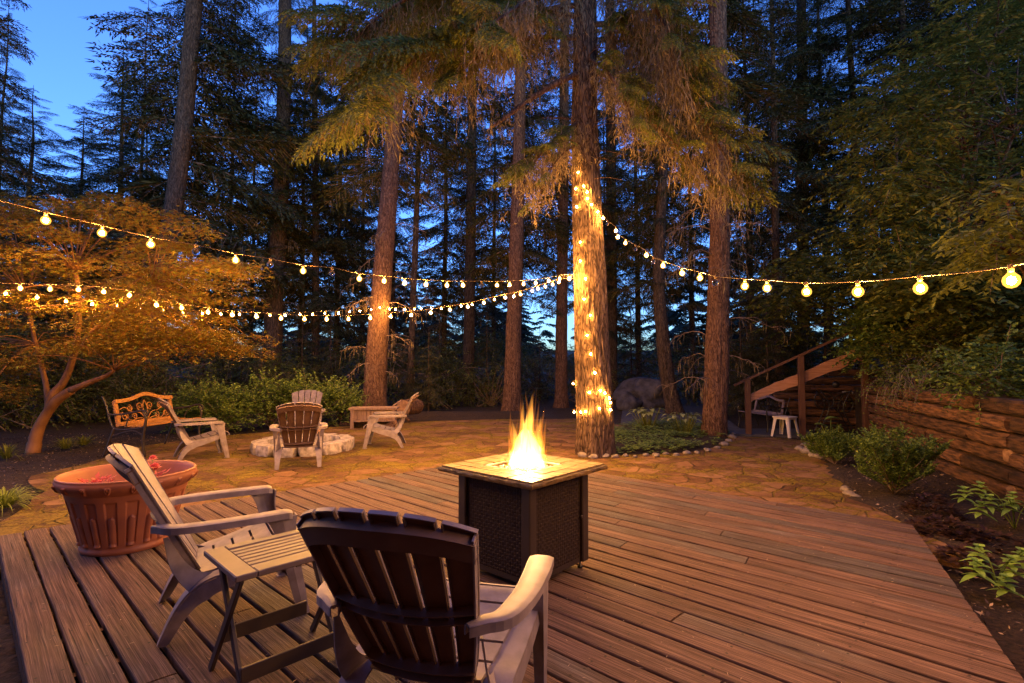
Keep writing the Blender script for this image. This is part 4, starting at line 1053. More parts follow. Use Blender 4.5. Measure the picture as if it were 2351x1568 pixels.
# shrubs in the right bed
def upshrub(name, label, root, nst, H, sp, seed, leaf='leafmid', L=.027, w=.0105, group=None, cat='shrub'):
    t = thing(name, label, cat, tuple(root), group=group); r = np.random.default_rng(seed); m = MB(); ms = MB()
    for i in range(nst):
        a = r.uniform(0, 2*pi); rad = sp*r.uniform(.1, 1)**.6; h = H*r.uniform(.35, 1.05)*(1-.35*rad/sp); top = np.array([rad*cos(a), rad*sin(a), h])
        P = spline([(0, 0, 0), top*np.array([.45, .45, .5]), top*np.array([.8, .8, .8]), top], 16); ms.tube(P, np.linspace(.007, .0015, 16), 5)
        for j in range(int(10+22*h)):
            f = r.uniform(.15, 1); b = np.array([np.interp(f, np.linspace(0, 1, 16), P[:, q]) for q in range(3)])
            ang = r.uniform(0, 2*pi); d = nrm(np.array([cos(ang)*.75, sin(ang)*.75, r.uniform(.35, 1.0)])); ll = (.07+.16*(1-f)+.03)*r.uniform(.6, 1.2)
            q = np.linspace(.1, 1, 8)[:, None]; PP = b+d*ll*q+np.array([0, 0, .15])*ll*q**2; leaves_on(m, PP, np.tile(d, (8, 1)), r, L, w, 3, flat=.3)
        q = np.linspace(.75, 1, 7); PP = np.stack([np.interp(q, np.linspace(0, 1, 16), P[:, k_]) for k_ in range(3)], -1); leaves_on(m, PP, np.tile([0, 0, 1.], (7, 1))+r.normal(size=(7, 3))*.2, r, L, w, 4, flat=0)
    m.build('foliage', [MT[leaf]], t); ms.build('stem', [MT['twig']], t); return t
upshrub('box_shrub', 'airy upright green shrub in front of the timber wall, the larger of the two', GP(2052, 1135, PZ), 34, .80, .50, 21)
upshrub('box_shrub', 'rounded green shrub at the start of the right bed below the stair posts', GP(1918, 1066, PZ), 30, .50, .42, 22)
# broad leaf behind the small shrub
t = thing('broad_leaf_plant', 'plant with large rounded bright leaves behind the smaller right shrub', 'plant', tuple(GP(1915, 1035, PZ)+np.array([.1, .25, 0])))
def bigleaf(m, b, d, L, w, curl=.35, mat=0):
    b = np.array(b, float); d = nrm(np.array(d, float)); sd = nrm(np.cross(d, [0, 0, 1.])); n = 9
    f = np.linspace(0, 1, n); c = b+d*L*f[:, None]+np.array([0, 0, -1.])*curl*L*(f**2)[:, None]; ww = w*np.sin(pi*np.clip(f, 0.02, .985)**.75)
    P = np.stack([c-sd*ww[:, None]+np.array([0, 0, 1])*ww[:, None]*.25, c, c+sd*ww[:, None]+np.array([0, 0, 1])*ww[:, None]*.25], 1); m.grid(P, mat, True)
m = MB(); ms = MB()
for k, (dx, dy, h, L, w) in enumerate([(.02, 0, .50, .26, .10), (-.14, .02, .42, .22, .085), (.16, .05, .40, .2, .07), (-.02, -.1, .36, .2, .08)]):
    e = np.array([dx, dy, h]); ms.tube(spline([(0, 0, 0), e*.6, e], 8), .006, 5); bigleaf(m, e-np.array([.10, 0, .03]), (1, -.3, .45-.3*k), L, w)
m.build('leaf', [MT['leafmid']], t); ms.build('stem', [MT['leafmid']], t)
# bright lance-leaved plants, lower right
def lance(label, root, shoots, seed):
    t = thing('bright_leaf_plant', label, 'plant', tuple(root), group=None); r = np.random.default_rng(seed); m = MB(); ms = MB()
    for (dx, dy, h, rot) in shoots:
        e = np.array([dx, dy, h]); ms.tube(spline([(0, 0, 0), e*np.array([.4, .4, .7]), e], 8), .004, 5)
        for lay in range(4):
            for k in range(4):
                a = rot+k*pi/2+lay*.8+r.normal()*.15; el = -.15+.28*lay; bigleaf(m, e-np.array([0, 0, .025*(3-lay)]), (cos(a)*cos(el), sin(a)*cos(el), sin(el)+.1), (.125-.02*lay)*r.uniform(.65, 1.0), .021, .3)
    m.build('leaf', [MT['leafbright']], t); ms.build('stem', [MT['leafmid']], t)
lance('bright green lance-leaved plant against the timber wall at the right edge, the upper of two', GP(2330, 1215, PZ), [(-.32, .10, .30, .2), (-.20, 0, .26, .9), (-.08, -.05, .25, .4), (.04, .05, .27, 1.2), (.14, -.04, .24, .1), (-.14, .14, .33, .7), (-.26, .02, .2, .5)], 31)
lance('bright green lance-leaved plant in the dark mulch beside the deck edge, the lower of two', GP(2290, 1345, PZ), [(-.12, 0, .14, .2), (-.03, .08, .2, .8), (.12, .03, .15, .3), (.26, .10, .17, 1.1), (-.02, -.08, .08, .5), (.30, -.02, .10, .2)], 32)
# dark red leafy clumps
def clumpplant(label, root, R, H, n, leaf, seed, L=.06, w=.03, name='red_leaf_plant', group=None, cat='plant'):
    r = np.random.default_rng(seed); a = r.uniform(0, 2*pi, n); rad = R*np.sqrt(r.uniform(0, 1, n)); z = H*(1-(rad/R)**2)*r.uniform(.4, 1, n)
    B = np.stack([rad*np.cos(a), rad*np.sin(a), z], -1); d = nrm(np.stack([np.cos(a), np.sin(a), r.uniform(-.3, .5, n)], -1)+r.normal(size=(n, 3))*.3)
    w_ = nrm(np.cross(d, [0, 0, 1.])+r.normal(size=(n, 3))*.2); m = MB()
    for k in (-1, 0, 1):
        dd = nrm(d+w_*k*.8); m.dia(B, B+dd*L*(1-.2*abs(k)), nrm(np.cross(dd, [0, 0, 1.]))*w*.5)
    st = np.concatenate([B[::6]*np.array([.2, .2, 0]), B[::6]]).reshape(2, -1, 3); m.dia(st[0], st[1], np.tile([.002, .002, 0], (st.shape[1], 1)))
    o = m.build(name, [MT[leaf]]); o.location = tuple(root); tag(o, label, cat, group); return o
clumpplant('dark reddish leafy clump at the foot of the timber wall behind the airy shrub', GP(2140, 1180, PZ), .22, .18, 170, 'leafred', 1)
clumpplant('low dark reddish clump in the mulch near the corner of the deck', GP(2165, 1222, PZ), .24, .12, 200, 'leafred', 2)
clumpplant('small brownish leafy sprig in the mulch beside the right deck edge', GP(2215, 1290, PZ), .16, .10, 90, 'leafred', 3)
clumpplant('rust-coloured low plant right of the deck corner, under the bright leaves', GP(2270, 1245, PZ), .26, .08, 110, 'leafred', 4)
# grasses
def grass(label, root, n, L, seed, lean=(0, 0), mat='grass'):
    r = np.random.default_rng(seed); m = MB(); a = r.uniform(0, 2*pi, n); el = r.uniform(.5, 1.4, n); LL = L*r.uniform(.6, 1.1, n)
    b = np.stack([np.cos(a)*.05*r.uniform(0, 1, n), np.sin(a)*.05*r.uniform(0, 1, n), np.zeros(n)], -1)
    d = np.stack([np.cos(a)*np.cos(el)+lean[0], np.sin(a)*np.cos(el)+lean[1], np.sin(el)], -1); f = np.linspace(0, 1, 7)
    c = b[:, None]+d[:, None]*LL[:, None, None]*f[None, :, None]+np.array([0, 0, -.55])*LL[:, None, None]*(f**2.2)[None, :, None]
    sd = np.stack([-np.sin(a), np.cos(a), 0*a], -1)[:, None]*(.0045*(1-f**2)+.0006)[None, :, None]
    for i in range(n): m.grid(np.stack([c[i]-sd[i], c[i]+sd[i]], 1), 0, True)
    o = m.build('ornamental_grass', [MT[mat]]); o.location = tuple(root); tag(o, label, 'grass'); return o
grass('bright yellow-green arching grass tuft at the left edge beside the patio', GP(22, 1165, PZ)+np.array([-.05, 0, 0]), 260, .42, 1)
grass('dim green grass tuft behind the terracotta planter', GP(150, 1030, PZ), 120, .42, 2, mat='leafyl')
grass('green grass tuft between the maple trunk and the golden bench', GP(192, 1022, PZ), 110, .40, 3, mat='leafyl')
grass('low spreading grass at the left edge under the maple trunk', GP(15, 1052, PZ), 120, .45, 4, mat='leafyl')
# ground cover bed and hostas
bed = [GP(u, v, PZ)[:2] for u, v in [(1345, 1043), (1405, 1046), (1480, 1043), (1560, 1040), (1620, 1033), (1655, 1020), (1674, 1004), (1672, 992), (1640, 984), (1560, 972), (1470, 972), (1410, 985), (1370, 1005)]]
r = np.random.default_rng(12); bx = np.array(bed); px = r.uniform(bx[:, 0].min(), bx[:, 0].max(), 6000); py = r.uniform(bx[:, 1].min(), bx[:, 1].max(), 6000)
ok = inpoly(px, py, bed); px, py = px[ok], py[ok]; n = len(px)
keep = fbm(px*1.3, py*1.3, 4.)+.55+.8*((px-1.6) > 0)*0 > r.uniform(-.2, .35, n)-.2; px, py = px[keep], py[keep]; n = len(px)
z = PZ+.03+r.uniform(0, .10, n)+.05*vn(px*3, py*3); m = MB(); a0 = r.uniform(0, 2*pi, n)
for k in range(5):
    a = a0+k*2*pi/5; d = np.stack([np.cos(a), np.sin(a), r.uniform(-.25, .35, n)], -1); B = np.stack([px, py, z], -1); m.dia(B, B+d*r.uniform(.035, .060, (n, 1)), np.stack([-np.sin(a), np.cos(a), 0*a], -1)*.015)
tag(m.build('ground_cover', [MT['cover']]), 'dense low green ground cover filling the stone-edged bed', 'ground cover', kind='stuff')
me = bpy.data.meshes.new('bed_soil'); nb_ = len(bed); cc = np.mean(bed, 0)
me.from_pydata([(x, y, PZ+.004) for x, y in bed]+[((x-cc[0])*.8+cc[0], (y-cc[1])*.8+cc[1], PZ+.045) for x, y in bed], [], [[i, (i+1) % nb_, (i+1) % nb_+nb_, i+nb_] for i in range(nb_)]+[list(range(nb_, 2*nb_))])
me.materials.append(MT['soil']); o = bpy.data.objects.new('bed_soil', me); C.objects.link(o); struct(o)
def hosta(label, root, n, R, H, seed):
    t = thing('hosta', label, 'plant', tuple(root), group=None); r = np.random.default_rng(seed); m = MB(); ms = MB()
    for i in range(n):
        a = r.uniform(0, 2*pi); rad = R*r.uniform(.3, 1); h = H*r.uniform(.7, 1); e = np.array([rad*cos(a), rad*sin(a)*.7, h]); b = np.array([e[0]*.35, e[1]*.35, 0])
        ms.tube([b, b*.4+e*.6, e], .005, 5); bigleaf(m, e-np.array([cos(a), sin(a), 0])*.02, (cos(a), sin(a), .25), r.uniform(.11, .16), r.uniform(.04, .055), .6)
    m.build('leaf', [MT['hosta']], t); ms.build('stalk', [MT['leafyl']], t)
hosta('tall-stalked hosta with drooping pale leaves, the left one of two behind the ground cover', GP(1488, 985, PZ+.02), 34, .36, .44, 1)
hosta('tall-stalked hosta with drooping pale leaves, the right one of two near the brown trunk', GP(1570, 998, PZ+.02), 34, .34, .42, 2)
# background hedge shrubs at the left behind the fire ring
r = np.random.default_rng(33)
for i, (u, v, Yd, Wd, H, lb) in enumerate([(520, 985, 10.6, .95, 1.0, 'leafy green shrub right of the golden bench'), (620, 985, 11.4, .9, 1.15, 'leafy green shrub behind the dark-backed chair, left side'), (720, 985, 11.8, 1.0, 1.15, 'tallest leafy green shrub behind the pale chair at the fire ring'), (780, 980, 12.6, .6, .8, 'smaller leafy green shrub left of the wooden box'), (440, 985, 10.8, .8, .75, 'low leafy shrub behind the golden bench')]):
    p = DP(u, v, Yd); p[2] = PZ; cl = []
    for k in range(15):
        a = r.uniform(0, 2*pi); rr = Wd*r.uniform(0, .8); z = H*r.uniform(.25, .85)*(1-.3*(rr/Wd)**2); cl.append((rr*cos(a), rr*sin(a)*.6, z, .3, .28, .22))
    shrub('leafy_shrub', lb, 'shrub', p, cl, 'leafmid', 'twig', 88, .34, 8, .055, .021, 50+i, upb=.5, flat=.25, droop=.05, per=2)
# dwarf evergreen by the wall top, vines hanging over the timbers
def wallshrub(label, u, v, Y, spread, n, leaf, seed, L=.05, w=.02, tl=.4, hang=.2, name='hanging_shrub', H=.7):
    p = DP(u, v, Y); r = np.random.default_rng(seed); cl = []
    for k in range(n): cl.append((r.uniform(-1, 1)*spread*.75, r.uniform(-.5, .5)*spread, r.uniform(0, 1)*H*.75-.05, spread*.34, spread*.34, H*.28))
    return shrub(name, label, 'shrub', p, cl, leaf, 'twig', 95, tl, 8, L, w, seed, droop=hang, flat=.3, upb=.1)
wallshrub('fine-leaved shrub trailing down over the middle of the timber wall', 2110, 902, 7.6, .75, 16, 'leafmid', 61, L=.022, w=.009, tl=.4, hang=.7, H=.65)
wallshrub('lobed-leaf shrub covering the upper end of the sloping plank', 2010, 800, 9.0, .55, 14, 'leafmid', 62, L=.07, w=.034, tl=.3, H=.9)
wallshrub('leafy shrub on the bank above the wall near the right edge', 2290, 890, 6.0, .7, 16, 'leafmid', 63, L=.055, w=.02, tl=.35, H=.6)
wallshrub('dark leafy shrub on the bank in the middle, above the timber wall', 2190, 845, 8.0, .85, 18, 'leafdk', 64, L=.06, w=.026, tl=.4, H=1.0)
wallshrub('dark leafy shrub in front of the top stair post', 2120, 770, 10.2, .9, 16, 'leafdk', 65, L=.07, w=.03, tl=.4, H=.9)
# ================================================================== conifers
def template(seed, droop=.25, dens=26, hang=.3, bl=.062, bw=.0085, lich=0, fanw=.42, sparse=0.0):
    # one bough, length 1 along +x: [needles, wood, lichen], each a stack of diamonds (n,4,3)
    r = np.random.default_rng(seed); nd = []; wd = []; li = []
    def ax(t): return np.stack([t, .05*np.sin(t*5+seed)*t, .10*t-droop*t**1.8+.05*np.clip(t-.8, 0, 1)*3], -1)
    def dia(B, T, Wv):
        M = B*.5+T*.5; return np.stack([B, M+Wv, T, M-Wv], 1)
    a = ax(np.linspace(0, 1, 9)); 
    for q in range(8):
        w = .011*(1-q/8.5)
        wd.append(dia(a[q:q+1]-(a[q+1]-a[q])*.1, a[q+1:q+2]+(a[q+1]-a[q])*.15, np.array([[0, w, 0]]))); wd.append(dia(a[q:q+1], a[q+1:q+2], np.array([[0, 0, w]])))
    for sd in (-1, 1, 0):
        for i in range(dens if sd else 8):
            t0 = .10+.9*((i+r.uniform(0, 1))/(dens if sd else 8))
            if r.random() < sparse: continue
            l = (fanw*(1-t0)**.75*min(1, t0*3.2)+.09)*r.uniform(.6, 1.15)
            ang = radians(r.uniform(42, 68))*(sd if sd else r.uniform(-.3, .3)); b = ax(np.array([t0]))[0]
            d = np.array([cos(ang), sin(ang), r.normal()*.12]); n = max(3, int(l/.026)); f = (np.arange(n)+.5)/n
            P = b+d*l*f[:, None]+np.array([0, 0, -1.])*hang*l*(f**1.6)[:, None]
            wd.append(dia(b[None], P[-1:], np.array([[-d[1], d[0], 0]])*.0035))
            T = nrm(d+np.array([0, 0, -1.6])*hang*f[:, None]); s = nrm(np.cross(T, [0, 0, 1.]))
            for k in (-1, 1):
                dd = nrm(T*.9+s*k*r.uniform(.5, 1.1, (n, 1))+r.normal(size=(n, 3))*np.array([.15, .15, .28])); L = bl*r.uniform(.6, 1.25, (n, 1))*(1.1-.5*f[:, None])
                nd.append(dia(P, P+dd*L, nrm(np.cross(dd, [0, 0, 1.])+r.normal(size=(n, 3))*.5)*bw))
            nd.append(dia(P[-1:], P[-1:]+T[-1:]*bl*1.3, s[-1:]*bw))
    for i in range(lich):
        t0 = r.uniform(.15, .98); b = ax(np.array([t0]))[0]+np.array([0, r.uniform(-.5, .5)*fanw*(1-t0), -.02]); L = r.uniform(.05, .24)*(1-.4*t0); k = 4; f = np.linspace(0, 1, k+1)
        P = b+np.array([0, 0, -1.])*L*f[:, None]+r.normal(size=(k+1, 3))*.008; w = r.uniform(.002, .006)
        for q in range(k):
            an = r.uniform(0, 2*pi); li.append(dia(P[q:q+1], P[q+1:q+2], np.array([[cos(an), sin(an), 0]])*w*(1-.6*f[q])))
        for q in range(3):
            h_ = P[1+q]; li.append(dia(h_[None], (h_+r.normal(size=3)*np.array([.02, .02, .01])-np.array([0, 0, .03]))[None], np.array([[w*.5, w*.3, 0]])))
    return [np.concatenate(x) if x else np.zeros((0, 4, 3)) for x in (nd, wd, li)]
def add_dia(m, A, mat):
    n = len(A)
    if n: m.add(A.reshape(-1, 3), (np.arange(n)[:, None]*4+np.array([[0, 1, 2, 3]])), mat)
def place(m, T, start, yaw, pitch, L, roll=0, sz=1.0):
    c, s = cos(pitch), sin(pitch); cr, sr = cos(roll), sin(roll); cy, sy = cos(yaw), sin(yaw)
    Rr = np.array([[1, 0, 0], [0, cr, -sr], [0, sr, cr]]); Rp = np.array([[c, 0, -s], [0, 1, 0], [s, 0, c]]); Ry = np.array([[cy, -sy, 0], [sy, cy, 0], [0, 0, 1]])
    R = (Ry@Rp@Rr).T*L
    for k in range(3):
        if len(T[k]): add_dia(m, (T[k]*np.array([1, sz, 1]))@R+np.array(start), k)
FIR = [template(100+i, .28+.06*(i % 3), 24, .5, .062, .0085, lich=7 if i % 2 else 3, sparse=.12) for i in range(6)]
THIN = [template(120+i, .15, 12, .25, .05, .006, lich=16, sparse=.35) for i in range(3)]
def crown(seed, z0, z1, Lmax, n, T=None, mats=('needle', 'twig', 'lichen'), prof=None, axis_=None, avoid=False):
    r = np.random.default_rng(seed); m = MB(); T = T or FIR
    for i in range(n):
        f = (i+r.uniform(0, 1))/n; z = z0+(z1-z0)*f
        L = Lmax*(1-f**1.4*.93)*r.uniform(.6, 1.1)*(.55+.45*min(1, f*5)) if prof is None else prof(f)*r.uniform(.7, 1.1)
        a = i*2.399963+r.normal()*.35; 
        if avoid and sin(a) < -.25: a = -a
        p = radians(r.uniform(-18, 10)+14*f); o = axis_(z) if axis_ is not None else (0, 0)
        place(m, T[r.integers(len(T))], (o[0], o[1], z), a, p, L, r.normal()*.15, r.uniform(.8, 1.2))
    return m.mesh('crown', [MT[x] for x in mats])
def trunkmesh(H, r0, r1, seed, mat, n=14, k=26, bend=.0):
    r = np.random.default_rng(seed); z = np.linspace(0, H, k); f = z/H; R = r0+(r1-r0)*f+r0*.35*np.exp(-z/.35)
    a = np.arange(n)*2*pi/n; R = R[:, None]*(1+.07*vn(np.cos(a)[None]*2+seed, np.sin(a)[None]*2, z[:, None]*1.1)); m = MB()
    cx_ = bend*np.sin(f*pi)*1.0+.04*vn(z*.4, seed*1.); cy_ = .04*vn(z*.4, seed*2.+8)
    m.grid(np.stack([cx_[:, None]+R*np.cos(a), cy_[:, None]+R*np.sin(a), np.broadcast_to(z[:, None], R.shape)], -1), 0, True, wrap=True)
    return m.mesh('trunk', [MT[mat]])
def deadmesh(seed, z0, z1, n, Lm, liken=True, mats=('needle', 'twig', 'lichen')):
    r = np.random.default_rng(seed); m = MB()
    for i in range(n):
        z = r.uniform(z0, z1); a = r.uniform(0, 2*pi); L = Lm*r.uniform(.4, 1); d = np.array([cos(a), sin(a), r.uniform(-.1, .35)])
        e = np.array([0, 0, z])+d*L; P = spline([(0, 0, z), np.array([0, 0, z])+d*L*.45+np.array([0, 0, .06*L]), e-np.array([0, 0, .22*L])], 10); P[:, :2] += r.normal(size=(10, 2))*.012
        m.tube(P, np.linspace(.014, .004, 10), 5, 1)
        for j in range(int(5*L)+3):
            f = r.uniform(.25, 1); b = P[int(f*9)]; dd = nrm(np.array([cos(a+r.uniform(-1.3, 1.3)), sin(a+r.uniform(-1.3, 1.3)), r.uniform(-.8, .2)]))*L*r.uniform(.12, .4)
            Q = spline([b, b+dd*.5+np.array([0, 0, .02]), b+dd+np.array([0, 0, -.10*L])], 6); m.tube(Q, np.linspace(.006, .002, 6), 4, 1)
            if liken:
                for q in (2, 4, 5):
                    h = r.uniform(.05, .28); an = r.uniform(0, pi); m.dia(Q[q], Q[q]-np.array([r.normal()*.02, 0, h]), np.array([cos(an), sin(an), 0])*r.uniform(.003, .009), 2)
    return m.mesh('dead_branches', [MT[x] for x in mats])
def tree(name, label, loc, trunk, crown_, dead=None, rz=0, sc=1.0, group=None, tilt=(0, 0), cat='tree'):
    t = thing(name, label, cat, tuple(loc), rz, group)
    t.scale = sc if isinstance(sc, tuple) else (sc,)*3; t.rotation_euler = (tilt[0], tilt[1], rz)
    for nm, me in (('trunk', trunk), ('crown', crown_), ('dead_branches', dead)):
        if me is None: continue
        o = bpy.data.objects.new(nm, me); C.objects.link(o); o.parent = t
    return t
BIGC = [crown(240, 3.2, 18.4, 4.6, 110, avoid=True), crown(241, 6.5, 18.4, 3.6, 80, avoid=True)]
HIC = crown(245, 5.4, 18.4, 2.8, 70, avoid=True)
MIDC = [crown(246+i, 3.4, 18.4, 2.9, 95, avoid=True) for i in range(2)]
CROWNS = [crown(200+i, 2.4+.5*(i % 3), 18.4, 2.8+.35*(i % 3), 100) for i in range(4)]
TR = [trunkmesh(18.5, .15, .004, 300+i, 'bark_dark') for i in range(3)]
DEAD = [deadmesh(310+i, 1.0, 5.5, 22, 1.3) for i in range(3)]
SAPC = [crown(220+i, .25, 3.1, .95, 46) for i in range(2)]
SAPT = [trunkmesh(3.2, .035, .006, 330+i, 'bark_dark', 8, 12) for i in range(2)]
# ---- trunks that can be told apart
def bigtrunk(pts, mat, seed, n=64, amp=.012, flare=.10, step=.05):
    # pts: (x,y,z,r) along the trunk, world coordinates
    pts = np.array(pts, float); zl = pts[:, 2]; k = int((zl[-1]-zl[0])/step); z = np.linspace(zl[0], zl[-1], k)
    sx = spline(pts, 80); cx_ = np.interp(z, sx[:, 2], sx[:, 0]); cy_ = np.interp(z, sx[:, 2], sx[:, 1]); R = np.interp(z, zl, pts[:, 3])+flare*np.exp(-(z-zl[0])/.28)
    a = np.arange(n)*2*pi/n; ca, sa = np.cos(a)[None], np.sin(a)[None]; zz = z[:, None]
    rid = 1-np.abs(vn(ca*7+seed, sa*7, zz*1.7+.6*vn(ca*3, sa*3, zz*2)))*2; rid2 = 1-np.abs(vn(ca*15+seed, sa*15, zz*4.0))*2
    lump = vn(ca*1.3+seed, sa*1.3, zz*.8)
    fl = np.exp(-(zz-zl[0])/.35)*vn(ca*2.2+seed*2, sa*2.2, 0.)*.18
    RR = R[:, None]*(1+.05*lump+fl)+amp*rid+amp*.5*rid2
    m = MB(); m.grid(np.stack([cx_[:, None]+RR*ca, cy_[:, None]+RR*sa, np.broadcast_to(zz, RR.shape)], -1), 0, True, wrap=True); return m
def named(label, uvw, Y, mat, crown_=None, dead=None, seed=0, zb=PZ, name='fir_tree', ext=16, rz=0, csc=1.0, amp=.012, flare=.1, n=48):
    # uvw: (u,v,width_px) from base to top at depth Y
    pts = []
    for u, v, w in uvw:
        p = DP(u, v, Y); pts.append((p[0], p[1], p[2], w/2*Y/FPX))
    pts[0] = (pts[0][0], pts[0][1], zb-.08, pts[0][3])
    a = np.array(pts[-2]); b = np.array(pts[-1]); dz = b[2]-a[2]
    if ext > b[2]: e = b+(b-a)/dz*(ext-b[2])*.8; e[2] = ext; e[3] = max(.03, b[3]*.35); pts.append(tuple(e))
    pts = np.array(pts); base = pts[0, :3].copy(); loc = np.array([base[0], base[1], zb]); pts[:, :3] -= loc
    t = thing(name, label, 'tree', tuple(loc)); bigtrunk(pts, mat, seed, amp=amp, flare=flare, n=n).build('trunk', [MT[mat]], t)
    top = pts[-1]; lean = (top[0]/top[2], top[1]/top[2])
    for nm, me in (('crown', crown_), ('dead_branches', dead)):
        if me is None: continue
        o = bpy.data.objects.new(nm, me); C.objects.link(o); o.parent = t; o.rotation_euler = (0, 0, rz); o.scale = (csc,)*3
        o.matrix_basis = __import__('mathutils').Matrix(((1, 0, lean[0], 0), (0, 1, lean[1], 0), (0, 0, 1, 0), (0, 0, 0, 1))) @ o.matrix_basis if False else o.matrix_basis
        o.rotation_euler = (-lean[1], lean[0], rz)
    return t, pts, loc
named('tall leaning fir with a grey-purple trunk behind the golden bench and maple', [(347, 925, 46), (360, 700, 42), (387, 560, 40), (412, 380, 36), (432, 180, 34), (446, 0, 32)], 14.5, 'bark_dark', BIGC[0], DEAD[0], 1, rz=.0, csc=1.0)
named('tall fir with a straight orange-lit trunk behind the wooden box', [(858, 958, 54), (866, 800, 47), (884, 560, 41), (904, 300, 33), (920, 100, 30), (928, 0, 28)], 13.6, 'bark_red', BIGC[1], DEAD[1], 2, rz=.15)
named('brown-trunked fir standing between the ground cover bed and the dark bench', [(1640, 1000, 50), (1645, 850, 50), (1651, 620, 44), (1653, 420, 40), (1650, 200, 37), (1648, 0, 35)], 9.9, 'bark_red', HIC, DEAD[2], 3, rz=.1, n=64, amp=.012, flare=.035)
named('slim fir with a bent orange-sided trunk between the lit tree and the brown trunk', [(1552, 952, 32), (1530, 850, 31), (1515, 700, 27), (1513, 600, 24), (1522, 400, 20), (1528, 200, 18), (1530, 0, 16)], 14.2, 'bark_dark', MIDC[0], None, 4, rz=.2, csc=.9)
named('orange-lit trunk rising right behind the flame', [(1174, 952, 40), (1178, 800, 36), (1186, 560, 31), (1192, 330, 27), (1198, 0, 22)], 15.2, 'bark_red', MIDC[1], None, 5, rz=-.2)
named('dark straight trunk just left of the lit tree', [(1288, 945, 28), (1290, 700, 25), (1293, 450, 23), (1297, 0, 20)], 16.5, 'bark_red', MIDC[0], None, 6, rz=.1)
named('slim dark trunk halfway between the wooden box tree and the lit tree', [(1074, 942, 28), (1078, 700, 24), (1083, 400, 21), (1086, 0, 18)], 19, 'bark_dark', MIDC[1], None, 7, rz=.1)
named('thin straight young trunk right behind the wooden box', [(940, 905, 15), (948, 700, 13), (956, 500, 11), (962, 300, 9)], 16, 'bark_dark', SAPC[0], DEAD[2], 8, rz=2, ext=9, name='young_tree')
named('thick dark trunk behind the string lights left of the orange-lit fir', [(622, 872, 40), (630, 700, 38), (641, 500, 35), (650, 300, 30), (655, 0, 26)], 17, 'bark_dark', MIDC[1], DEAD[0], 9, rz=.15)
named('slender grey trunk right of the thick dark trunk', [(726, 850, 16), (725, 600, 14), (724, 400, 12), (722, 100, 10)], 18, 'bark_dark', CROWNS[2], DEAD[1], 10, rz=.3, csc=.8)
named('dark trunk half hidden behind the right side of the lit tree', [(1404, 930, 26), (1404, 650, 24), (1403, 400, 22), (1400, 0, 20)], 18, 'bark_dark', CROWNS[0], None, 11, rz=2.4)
named('dark fir trunk above the first stair post', [(1846, 860, 26), (1844, 650, 24), (1842, 300, 21), (1840, 0, 18)], 16, 'bark_dark', CROWNS[1], None, 12, rz=3.3, zb=.4)
# ---- the forest behind
r = np.random.default_rng(77); nt_ = 0
BGT = []
def bg(u, Y, k, s, rz, lb):
    x = (u-CX)/FPX*Y; z = float(terr(np.array([x]), np.array([Y]))[0])-.05
    if x > 8: z += 1.2
    t = tree('fir_tree', lb, (x, Y, z), TR[k % 3], CROWNS[k % 4], DEAD[k % 3] if Y < 24 else None, rz, (s, s, s*1.05), 'dark firs of the forest behind the clearing')
for (u, Y, s, lb) in [(-150, 12, .9, 'dark fir whose boughs reach in at the upper left edge'), (-20, 19, .8, 'fir silhouette in the open sky at the left edge'), (310, 24, 1.0, 'dark fir left of the tall leaning trunk'),
                   (520, 21, .95, 'dark fir just right of the tall leaning trunk'), (575, 27, 1.0, 'farther fir left of the thick dark trunk'), (775, 20, .9, 'dark fir just left of the orange-lit fir'), (830, 28, 1.05, 'far fir directly behind the orange-lit fir'),
                   (1020, 22, .95, 'dark fir behind the string lights right of the orange-lit fir'), (1135, 27, 1.0, 'far fir left of the trunk behind the flame'), (1465, 22, .95, 'dark fir between the lit tree and the bent slim fir'),
                   (1590, 24, 1.0, 'dark fir left of the brown trunk by the green bed'), (1725, 19, 1.0, 'dark fir just right of the brown trunk by the green bed'), (1790, 14, .9, 'near dark fir behind the dark bench'), (1905, 20, 1.1, 'tall fir behind the middle stair post'),
                   (1975, 15, 1.0, 'near fir behind the right stair post'), (2100, 14, 1.0, 'fir above the upper end of the sloping plank'), (2180, 18, 1.15, 'tall fir left of the feathery-leaved tree'), (2290, 14, 1.05, 'fir behind the feathery-leaved tree'),
                   (2400, 17, 1.1, 'fir at the right edge behind the brightest bulb'), (2480, 12, 1.0, 'near fir reaching in at the upper right edge'), (320, 30, .95, 'farthest fir seen above the maple'), (-60, 24, .8, 'distant fir at the left edge behind the maple'),
                   (690, 24, 1.0, 'dark fir between the thick dark trunk and the slender grey trunk'), (900, 24, 1.0, 'dark fir just right of the orange-lit fir'), (1390, 30, 1.0, 'far fir right behind the lit tree')]:
    bg(u, Y, nt_, s, r.uniform(0, 6.28), lb); nt_ += 1
for (u, Y, w_, h_, lb) in [(50, 18, 1.35, .60, 'wide-boughed fir rising behind the maple at the far left'), (170, 22, 1.3, .66, 'wide-boughed fir behind the maple, left of the leaning trunk'), (260, 17, 1.2, .66, 'low wide fir just left of the leaning trunk')]:
    x = (u-CX)/FPX*Y; z = float(terr(np.array([x]), np.array([Y]))[0])-.05
    tree('fir_tree', lb, (x, Y, z), TR[nt_ % 3], CROWNS[nt_ % 4], DEAD[nt_ % 3], r.uniform(0, 6), (w_, w_, h_), 'dark firs of the forest behind the clearing'); nt_ += 1
